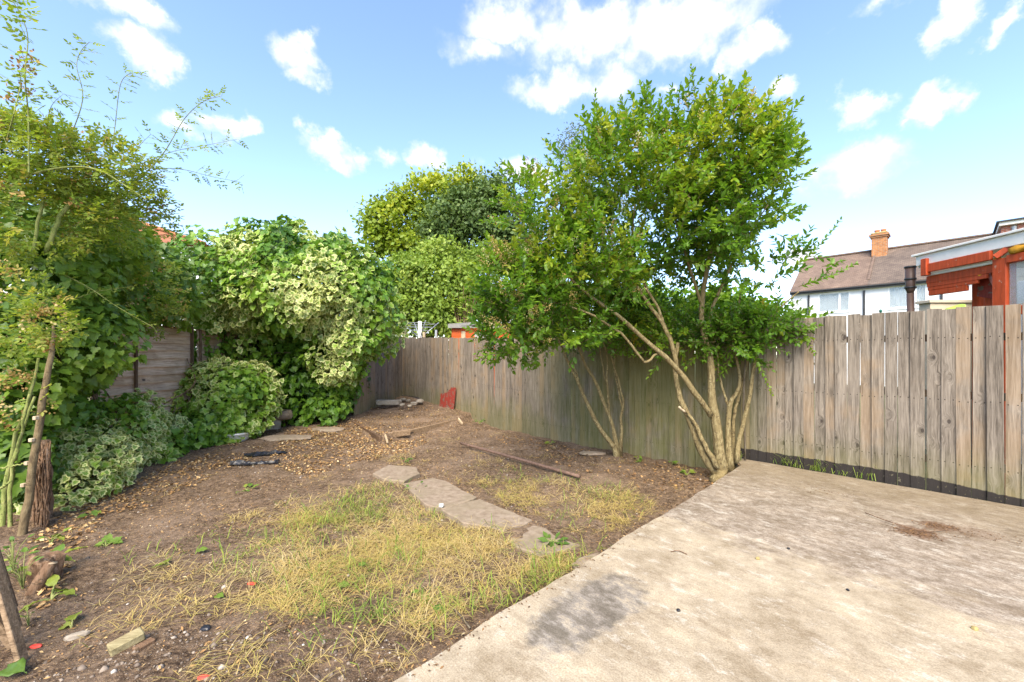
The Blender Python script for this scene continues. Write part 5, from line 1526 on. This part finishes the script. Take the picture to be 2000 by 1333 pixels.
# red sheet leaning on the fence
rs = P(870, 805, 10.0)
pix = [(640 + x / 6.25, 680 + y / 6.25) for x, y in ((1365, 560), (1440, 545), (1490, 480), (1545, 488), (1530, 792), (1360, 732))]
tlt = []
for a, b in pix:
    k = (a - 1000) / F
    t_ = (FP[0] - .12 * FN[0] - k * (FP[1] - .12 * FN[1])) / (.68 + k * .733)
    q = FP + FD * t_ - FN * .12; q[2] = CAMZ - (b - HZ) / F * q[1]
    q = q + FN * .08 * (q[2] + .1)
    tlt.append(q)
o3 = np.array(tlt[4]); tlt = [q - o3 for q in tlt]; n6 = len(tlt)
o = mesh_from('metal_sheet', tlt + [q + FN * .008 for q in tlt], [tuple(range(n6)), tuple(range(2 * n6 - 1, n6 - 1, -1))] + [(i, n6 + i, n6 + (i + 1) % n6, (i + 1) % n6) for i in range(n6)], M['redsheet'])
o.location = Vector(o3); tag(o, 'torn flaking red metal sheet leaning against the grey fence', 'metal sheet')

# concrete and stones
o = box('concrete_block', (-.28, -.1, 0), (.28, .1, .12), M['rock'], None, .02, jitter=.008); o.location = Vector(G(757, 791, .08)); o.rotation_euler = (0, .06, .5)
tag(o, 'long broken concrete block lying in the far corner', 'concrete block')
for i, (a, b, sz_) in enumerate(((778, 786, .07), (788, 782, .06), (797, 784, .05), (808, 790, .06), (820, 786, .08), (800, 794, .045), (786, 792, .05))):
    lump('rubble', ['grey rubble lump next to the concrete block', 'rubble lump against the corner of the fence', 'small rubble lump in the middle of the corner heap', 'rubble lump at the front of the corner heap', 'pale rubble block under the fence gap', 'smallest crumb of rubble before the corner heap', 'brown rubble lump left in the corner heap'][i],
         'rubble', a, b, (sz_ * 1.3, sz_, sz_ * .7), M['rock'], .09, i, group='rubble in the far corner')
lump('boulder', 'rounded grey-brown boulder half wrapped in ivy under the mound', 'stone', 522, 838, (.26, .16, .22), M['rock'], seed=4, rot=.3)
lump('boulder', 'flat shaded stone on top of the boulder in the ivy hollow', 'stone', 540, 815, (.3, .2, .12), M['stone'], seed=8, Z=0.05)
lump('stone', 'flat slab-like stone half buried in leaf litter in front of the ivy', 'stone', 640, 842, (.34, .16, .05), M['stone'], seed=5, group=None)
lump('stone', 'low flat brown stone right of the white pot', 'stone', 560, 858, (.45, .16, .04), M['stone'], seed=6)
lump('stone', 'flat grey stone by the fence behind the privet bush', 'stone', 1158, 888, (.20, .10, .03), M['stone'], seed=7)
lump('stone', 'dark flat stone under the ivy bank at left', 'stone', 212, 945, (.14, .09, .05), M['stone'], seed=9)
lump('stone', 'pale flat flint left of the timber offcut', 'stone', 152, 1244, (.055, .025, .018), M['rock'], seed=10, rot=.5)
lump('stone', 'white pebble on the largest paving stone', 'stone', 862, 989, (.025, .022, .02), M['whitepot'], Z=-.2, seed=11)
lump('clay_lump', 'orange-brown clay lump at the foot of the lap panel', 'clay pot', 262, 862, (.15, .13, .11), M['pot'], seed=12, Z=.0)
for i, (a, b, s_, lab) in enumerate(((1480, 1093, .011, 'small yellow-brown berry on the middle of the patio'), (1904, 1230, .011, 'small yellow-brown berry on the right of the patio'), (1540, 1073, .008, 'tiny black pebble on the patio beyond the berry'),
                                     (1325, 1194, .008, 'tiny black pebble on the patio right of the burnt patch'), (1656, 1154, .007, 'tiny black pebble in the centre right of the patio'))):
    lump('berry' if i < 2 else 'pebble', lab, 'berry' if i < 2 else 'pebble', a, b, (s_ * 1.15, s_, s_), M['lichen'] if i < 2 else M['blackplastic'], 0.0, i + 20, sub=2)

# white pot in the hummock
wp = thing('plastic_pot', 'dirty white plastic pot half hidden beneath the pale ivy hummock', 'pot', tuple(on_soil(443, 868) + (0, .22, -.03)))
prof = [(.10, .0), (.17, .03), (.22, .10), (.25, .17), (.265, .175), (.26, .20), (.23, .20), (.21, .12)]
V_, F_ = [], []
for r_, z in prof: V_ += [(r_ * math.cos(a_), r_ * math.sin(a_), z) for a_ in np.linspace(0, 2 * math.pi, 24, endpoint=False)]
for i in range(len(prof) - 1):
    for j in range(24): F_.append((i * 24 + j, i * 24 + (j + 1) % 24, (i + 1) * 24 + (j + 1) % 24, (i + 1) * 24 + j))
F_.append(tuple(range(23, -1, -1)))
mesh_from('bowl', V_, F_, M['whitepot'], wp, True)
V2 = [(.215 * math.cos(a_), .215 * math.sin(a_), .13) for a_ in np.linspace(0, 2 * math.pi, 20, endpoint=False)]
mesh_from('potting_soil', V2, [tuple(range(20))], M['soil'], wp)


def crumple(label, x0, y0, x1, y1, w, seed):
    a, b = on_soil(x0, y0), on_soil(x1, y1); d = b - a; Ls = np.linalg.norm(d); d = d / Ls; s_ = np.array((-d[1], d[0], 0))
    n, m = 26, 9; V, Fc = [], []
    for i in range(n):
        for j in range(m):
            q = i / (n - 1); r_ = j / (m - 1) - .5
            ww = w * (.55 + .9 * vnoise(np.array([[q * 5, seed, 0]]), 1, 9)[0])
            h = .012 + .07 * vnoise(np.array([[q * 11, r_ * 4, seed]]), 1, 10)[0] * (1 - abs(r_) * 1.4)
            V.append(d * Ls * q + s_ * r_ * ww + np.array((0, 0, h)))
    for i in range(n - 1):
        for j in range(m - 1): Fc.append((i * m + j, (i + 1) * m + j, (i + 1) * m + j + 1, i * m + j + 1))
    o = mesh_from('plastic_sheet', V, Fc, M['blackplastic']); o.location = Vector(a)
    md = o.modifiers.new('thickness', 'SOLIDIFY'); md.thickness = .004
    tag(o, label, 'plastic sheet', 'black plastic on the soil')


crumple('crumpled black plastic sheet, the longer strip nearer the white pot', 478, 892, 560, 886, .16, 1)
crumple('torn black plastic scraps, the flatter strip in front of the other', 450, 910, 545, 906, .09, 5)
lump('plastic_scrap', 'small scrap of blue-black plastic in the left foreground soil', 'plastic scrap', 402, 1230, (.028, .02, .014), M['blackplastic'], seed=33)
for a, b, lab in ((70, 1264, 'red plastic netting scrap at the foot of the broken panel'), (398, 1325, 'red plastic chip at the lower edge of the soil'), (492, 1141, 'tiny red chip in the dry grass')):
    lump('plastic_scrap', lab, 'plastic scrap', a, b, (.03, .014, .008), M['redbit'], seed=a)
tw_ = [G(1690, 1002, .012), G(1740, 1020, .02), G(1800, 1037, .014), G(1845, 1035, .008), G(1855, 1025, .006)]
o = tubes('twig', [(spline(np.array([q - tw_[0] for q in tw_]), 20), np.linspace(.004, .002, 20))], M['root'], None, 5); o.location = Vector(tw_[0]); tag(o, 'long thin curved twig lying on the patio near the fence', 'twig')
t2 = [G(1310, 1078, .006), G(1325, 1076, .008), G(1342, 1083, .006)]
o = tubes('twig', [(spline(np.array([q - t2[0] for q in t2]), 8), .003)], M['root'], None, 5); o.location = Vector(t2[0]); tag(o, 'short curved twig near the garden edge of the patio', 'twig')
t2 = [on_soil(880, 1190) + (0, 0, .02), on_soil(900, 1210) + (0, 0, .02), on_soil(918, 1232) + (0, 0, .015)]
o = tubes('twig', [(spline(np.array([q - t2[0] for q in t2]), 8), .006)], M['bark_dark'], None, 5); o.location = Vector(t2[0]); tag(o, 'dark stick on the soil beside the patio edge', 'twig')


# ================================================================== weeds, each a plant
def weed(name, label, px, py, n, size, spread, h, tmpl=DOCK, v=(.3, .8), Z=None, mat='weed', flat=.5, cat='weed'):
    p = on_soil(px, py) if Z is None else G(px, py, Z)
    o = thing(name, label, cat, tuple(p))
    stems = []
    for i in range(n):
        a_ = rng.uniform(0, 2 * math.pi); r_ = spread * rng.uniform(.3, 1); hh = h * rng.uniform(.4, 1)
        e = np.array((math.cos(a_) * r_, math.sin(a_) * r_, hh))
        stems.append((spline(np.array([(0, 0, -.01), e * np.array((.4, .4, .7)), e]), 6), np.linspace(.004, .002, 6) * (size / .07)))
        d = unit(np.array((math.cos(a_), math.sin(a_), flat * rng.uniform(-.6, .9))) + rng.normal(0, .25, 3))
        leaves('leaf', (p + e)[None], d[None], unit(np.array((0, -.3, 1)) + rng.normal(0, .3, 3))[None], np.array([size * rng.uniform(.7, 1.15)]), np.array([rng.uniform(*v)]), tmpl, M[mat], o)
    tubes('stem', stems, M['cane'], o, 5, caps=False)
    return o


weed('dock_weed', 'dock weed with broad yellow-green leaf above the rotting stump', 95, 1118, 4, .15, .10, .14)
weed('dock_weed', 'dock weed with broad wilted green leaf on the bare soil at left', 100, 1172, 4, .15, .14, .05)
weed('sapling_weed', 'small-leaved green weed between the broken panel and the log stub', 45, 1150, 14, .055, .10, .22, OVAL)
weed('sapling_weed', 'leafy green weed at the top of the broken panel', 25, 1120, 16, .055, .10, .26, OVAL, v=(.1, .4))
weed('sapling_weed', 'little green weed at the foot of the broken panel', 56, 1222, 8, .04, .05, .10, OVAL)
weed('yellow_weed', 'single upright yellow-green weed on the bare soil by the broken panel', 140, 1228, 2, .11, .03, .04, v=(.7, .85))
weed('creeping_weed', 'low lobed green weed on bare soil right of the dock', 205, 1068, 7, .07, .07, .03, IVY)
weed('creeping_weed', 'small three-leaved weed on the bare soil near the ivy bank', 178, 1008, 4, .08, .05, .06)
weed('creeping_weed', 'pale green leafy weed under the rose trunk', 100, 1062, 5, .08, .08, .08)
weed('creeping_weed', 'flat yellow-green weed in the thin grass at left', 330, 1106, 4, .07, .04, .03, v=(.6, .9))
weed('creeping_weed', 'flat green weed in the middle of the bare soil', 480, 958, 6, .09, .12, .02)
weed('tufted_weed', 'dark green tufted weed beyond the farthest paving stone', 795, 905, 12, .05, .06, .08, OVAL, v=(0, .2), mat='ivy_green')
weed('tufted_weed', 'green leafy weeds at the fence foot right of the red sheet', 920, 822, 16, .08, .14, .16, OVAL, v=(.1, .4))
weed('tufted_weed', 'smaller green weed beside the broken board at the fence foot', 937, 828, 10, .07, .10, .10, OVAL, v=(.1, .4))
weed('tufted_weed', 'bright weed at the fence foot right of the privet bush', 1245, 902, 8, .06, .10, .06, IVY)
weed('tufted_weed', 'bright weed near the base of the big privet', 1342, 928, 7, .06, .07, .06, IVY)
weed('tufted_weed', 'small green sprig at the fence corner beside the trunks', 1447, 900, 8, .045, .05, .12, OVAL, Z=.0)
weed('tufted_weed', 'small sprig at the fence foot between privet bush and tree', 1312, 908, 5, .05, .06, .05, IVY)
weed('trailing_weed', 'dark trailing weed across the broken paving stone', 810, 960, 8, .05, .12, .08, OVAL, v=(0, .3))
weed('grass_clump', 'green grass clump growing through the nearest paving stone', 1080, 1062, 18, .10, .06, .03, SLIP, v=(.1, .5))
weed('tufted_weed', 'green weed below the fence behind the rusty pole', 1075, 868, 7, .06, .08, .05, IVY)
for i, (a, b, sz_, lab) in enumerate(((385, 1083, .09, 'long fresh green leaf lying on the soil at left'), (661, 1152, .09, 'dull green leaf lying at the edge of the dry grass'), (848, 1195, .08, 'grey-green leaf lying near the patio edge'), (422, 1172, .08, 'upright green blade-like leaf in the thin grass'),
                                      (700, 1110, .07, 'small dark green leaf standing in the dry grass'), (10, 1318, .15, 'large pale green leaf in the bottom left corner'), (806, 1165, .05, 'small bright green leaf in the grass near the patio'))):
    p = on_soil(a, b); a_ = rng.uniform(-.6, .6)
    o = leaves('fallen_leaf', np.zeros((1, 3)), np.array([[math.cos(a_), math.sin(a_), .25]]), np.array([[.1, -.3, 1.]]), np.array([sz_]), np.array([.55 if i not in (2, 5) else .3]), DOCK, M['weed'])
    o.location = Vector(p + (0, 0, .03)); md = o.modifiers.new('thickness', 'SOLIDIFY'); md.thickness = .001
    tag(o, lab, 'leaf', 'green leaves fallen on the soil')


# ================================================================== grass, litter and stones of the soil (uncountable)
def in_poly(x, y, poly):
    c = np.zeros(len(x), bool); n = len(poly)
    for i in range(n):
        x1, y1 = poly[i][:2]; x2, y2 = poly[(i + 1) % n][:2]
        c ^= ((y1 > y) != (y2 > y)) & (x < (x2 - x1) * (y - y1) / (y2 - y1 + 1e-12) + x1)
    return c


def gpoly(pix): return [G(a, b, -.24) for a, b in pix]


STONES = [gpoly(c3(q)) for q in ([(375, 262), (540, 230), (620, 250), (775, 332), (590, 398), (445, 322)], [(590, 402), (795, 343), (1075, 455), (948, 522), (700, 472)], [(920, 552), (1080, 485), (1212, 550), (1335, 590), (1100, 640)], [(215, 205), (300, 160), (450, 172), (470, 205), (385, 248), (285, 238)])]


def scatter(poly, n, thr=0., freq=2., seed=90, stones=.06):
    P_ = np.array([q[:2] for q in poly]); lo, hi = P_.min(0), P_.max(0)
    p = rng.uniform(lo, hi, (n, 2)); ok = in_poly(p[:, 0], p[:, 1], poly)
    q = np.c_[p, np.zeros(n)]
    nn = vnoise(q, freq, seed) * .65 + vnoise(q, freq * 2.6, seed + 1) * .35
    ok &= nn > thr + rng.normal(0, .09, n)
    for s_ in STONES: ok &= ~(in_poly(p[:, 0], p[:, 1], s_) & (rng.random(n) > stones))
    insl = ((p[:, 0] - SL[0][0]) * sd[1] - (p[:, 1] - SL[0][1]) * sd[0]) > -.02
    tf = (p[:, 0] - FP[0]) * FN[0] + (p[:, 1] - FP[1]) * FN[1]
    ok &= ~insl & (tf < -.03)
    return p[ok]


def blades(name, label, xy, length, lift, width, var, green_noise=0):
    n = len(xy); z = gz(xy[:, 0], xy[:, 1]); b = np.c_[xy, z]
    a_ = rng.uniform(0, 2 * np.pi, n); d = np.c_[np.cos(a_), np.sin(a_), np.zeros(n)]; s_ = np.c_[-np.sin(a_), np.cos(a_), np.zeros(n)]
    Ls = rng.uniform(*length, n); up = rng.uniform(*lift, n) * Ls; cv = rng.normal(0, .25, n) * Ls
    pts = []
    for q in (0, .35, .7, 1.):
        pts.append(b + d * (Ls * q)[:, None] + s_ * (cv * q * q)[:, None] + np.c_[np.zeros((n, 2)), up * (1.9 * q - 1.5 * q * q) * 1.4 + .004])
    w = rng.uniform(*width, n)[:, None] / 2
    V = np.stack([pts[0] - s_ * w, pts[0] + s_ * w, pts[1] - s_ * w, pts[1] + s_ * w, pts[2] - s_ * w * .7, pts[2] + s_ * w * .7, pts[3]], 1)
    T = np.array([(0, 1, 3), (0, 3, 2), (2, 3, 5), (2, 5, 4), (4, 5, 6)])
    I = (T[None] + (np.arange(n) * 7)[:, None, None]).reshape(-1, 3)
    v = np.clip(rng.uniform(*var, n) + green_noise * (vnoise(b, 1.6, 97) - .5), 0, 1)
    o = tri_mesh(name, V.reshape(-1, 3), I, M['grass'], None, {'var': np.repeat(v, 7), 'edge': np.ones(n * 7)})
    return tag(o, label, 'grass', kind='stuff')


main = gpoly([(560, 1010), (640, 985), (760, 955), (830, 990), (960, 1040), (1010, 1080), (1130, 1090), (1090, 1130), (940, 1185), (800, 1225), (620, 1210), (420, 1190), (350, 1170), (400, 1110), (500, 1060)])
thin = gpoly([(250, 1060), (640, 960), (800, 940), (900, 1000), (1140, 1090), (950, 1200), (820, 1290), (700, 1333), (150, 1333), (170, 1200)])
right = gpoly([(930, 940), (1000, 915), (1130, 935), (1220, 950), (1285, 985), (1240, 1020), (1150, 1050), (1060, 1010), (980, 985)])
upper = gpoly([(730, 890), (780, 860), (860, 855), (960, 890), (1010, 915), (960, 945), (900, 945), (840, 915), (780, 915)])
soil_all = gpoly([(0, 1333), (0, 1080), (120, 990), (300, 915), (450, 868), (600, 850), (690, 832), (880, 815), (1000, 845), (1200, 890), (1400, 930), (1200, 1060), (760, 1333)])
core = gpoly([(560, 1040), (720, 990), (800, 985), (900, 1030), (1000, 1080), (1090, 1100), (980, 1150), (820, 1180), (650, 1150), (540, 1120)])
gx = [scatter(main, 27000, .53), scatter(core, 11000, .47, seed=91), scatter(right, 10000, .50, seed=92), scatter(upper, 8000, .52, seed=93), scatter(thin, 15000, .54, seed=94), scatter(soil_all, 5000, .56, seed=99)]
_t = np.vstack(gx); _t = _t[rng.permutation(len(_t))[:len(_t) // 10]]
_t = np.repeat(_t, 8, 0) + rng.normal(0, .022, (len(_t) * 8, 2))
_in = ((_t[:, 0] - SL[0][0]) * sd[1] - (_t[:, 1] - SL[0][1]) * sd[0]) > -.02
for s_ in STONES: _in |= in_poly(_t[:, 0], _t[:, 1], s_) & (rng.random(len(_t)) > .25)
_t = _t[~_in]
blades('dry_grass', 'matted yellow dry grass over the middle of the garden', _t, (.05, .19), (.03, .40), (.0016, .0038), (.43, 1.0), .5)
gg = [scatter(main, 7000, .47, seed=95), scatter(thin, 1800, .5, seed=96), scatter(right, 900, .45, seed=98)]
blades('green_grass', 'sparse green grass blades among the dry grass', np.vstack(gg), (.06, .18), (.25, .9), (.003, .006), (.0, .3))
edge_g = np.vstack([scatter(gpoly([(1085, 1110), (1130, 1085), (1180, 1070), (1010, 1180), (960, 1190)]), 900, .2), ])
blades('edge_grass', 'green grass along the patio edge', edge_g, (.08, .2), (.3, .8), (.003, .006), (.05, .4))
# a few tufts at the joint of fence and patio
fx = []
for px, py, k in ((1560, 915, 26), (1608, 920, 30), (1690, 938, 12), (1650, 930, 10), (1530, 905, 8)):
    c = G(px, py - 6, 0)[:2]; fx.append(c + rng.normal(0, .05, (k, 2)) @ np.diag((1, 1)))
fx = np.vstack(fx)
ft = (fx[:, 0] - FP[0]) * FN[0] + (fx[:, 1] - FP[1]) * FN[1]
fx = fx - FN[:2] * np.maximum(ft + .035, 0)[:, None]
_g = gz
gz = lambda x, y, rough=True: np.asarray(x) * 0 - .002
blades('joint_grass', 'green grass tufts in the joint between fence and patio', fx, (.08, .2), (.5, 1.3), (.003, .006), (.0, .25))
gz = _g


def flakes(name, label, xy, size, var, tm, mat, lift=.006, tilt=.35, cat='litter'):
    n = len(xy); z = gz(xy[:, 0], xy[:, 1]) + lift; a_ = rng.uniform(0, 2 * np.pi, n)
    o = leaves(name, np.c_[xy, z], np.c_[np.cos(a_), np.sin(a_), rng.normal(0, tilt, n)], np.c_[rng.normal(0, tilt, (n, 2)), np.ones(n)], rng.uniform(*size, n) ** 1.0, np.clip(rng.normal(var[0], var[1], n), 0, 1), tm, M[mat])
    return tag(o, label, cat, kind='stuff')


lit_front = gpoly([(520, 905), (560, 850), (690, 832), (750, 862), (840, 860), (800, 885), (700, 900), (600, 930)])
lit_left = gpoly([(60, 1060), (130, 1000), (320, 915), (440, 870), (520, 880), (420, 930), (280, 985), (200, 1010), (140, 1110), (90, 1200), (60, 1180)])
bedp = [G(700, 826, -.05), G(745, 852, -.05), G(895, 822, -.05), G(860, 800, 0), G(790, 776, .1), G(720, 795, .05)]
flakes('leaf_litter', 'orange-brown dead leaves thick on the soil before the ivy and along the left', np.vstack([scatter(lit_front, 7000, .3, seed=101), scatter(lit_left, 7000, .40, seed=102), scatter(bedp, 1000, .4, seed=103)]), (.02, .05), (.6, .22), CURL, 'litter', .008)
flakes('straw_crumbs', 'small straw-coloured crumbs and chips all over the soil', np.vstack([scatter(soil_all, 26000, .36, seed=104), scatter(bedp, 2500, .3, seed=105)]), (.008, .034), (.55, .25), SLIP, 'litter', .005)
fs = scatter(gpoly([(940, 850), (1000, 850), (1420, 930), (1400, 950), (1300, 960), (1130, 925)]), 2500, .4, seed=106)
flakes('shade_litter', 'dull brown leaf crumbs under the privets along the fence', fs, (.015, .045), (.38, .2), BIGOV, 'litter', .006)
# crumbs swept on the patio
_e = edge[18:70]; _k = rng.integers(0, len(_e), 420)
dp_ = [_e[_k] + rng.normal(0, .02, (420, 2)) + np.array((sd[1], -sd[0])) * np.abs(rng.normal(.015, .035, (420, 1)))]
for px, py, k, r_ in ((1790, 1042, 260, .16), (1830, 1028, 160, .12), (1900, 1045, 90, .25), (1600, 960, 50, .3)):
    c = G(px, py, 0)[:2]; dp_.append(c + rng.normal(0, r_ * .5, (k, 2)) @ np.array(((1, -.4), (.2, .6))))
dp_ = np.vstack(dp_); gz = lambda x, y, rough=True: np.asarray(x) * 0 + .001
flakes('patio_crumbs', 'brown leaf crumbs swept into a heap on the patio', dp_, (.008, .024), (.2, .15), SLIP, 'litter', .003, .2)
gz = _g
# pebbles
pbx = np.vstack([scatter(soil_all, 3600, .3, seed=107), scatter(gpoly([(60, 1333), (200, 1240), (500, 1215), (830, 1260), (740, 1333)]), 500, .2, seed=108)])
n = len(pbx); sz_ = rng.gamma(1.6, .0034, n) + .003
oc = np.array([(1, 0, 0), (-1, 0, 0), (0, 1, 0), (0, -1, 0), (0, 0, .7), (0, 0, -.7)]); ot = np.array([(0, 2, 4), (2, 1, 4), (1, 3, 4), (3, 0, 4), (2, 0, 5), (1, 2, 5), (3, 1, 5), (0, 3, 5)])
V = np.c_[pbx, gz(pbx[:, 0], pbx[:, 1])][:, None, :] + oc[None] * sz_[:, None, None] * rng.uniform(.6, 1.3, (n, 6, 1))
o = tri_mesh('pebbles', V.reshape(-1, 3), (ot[None] + (np.arange(n) * 6)[:, None, None]).reshape(-1, 3), M['pebble'], None, {'var': np.repeat(np.clip(rng.normal(.2, .22, n), 0, 1), 6), 'edge': np.ones(n * 6)})
tag(o, 'small stones and clods strewn over the soil', 'pebbles', kind='stuff')
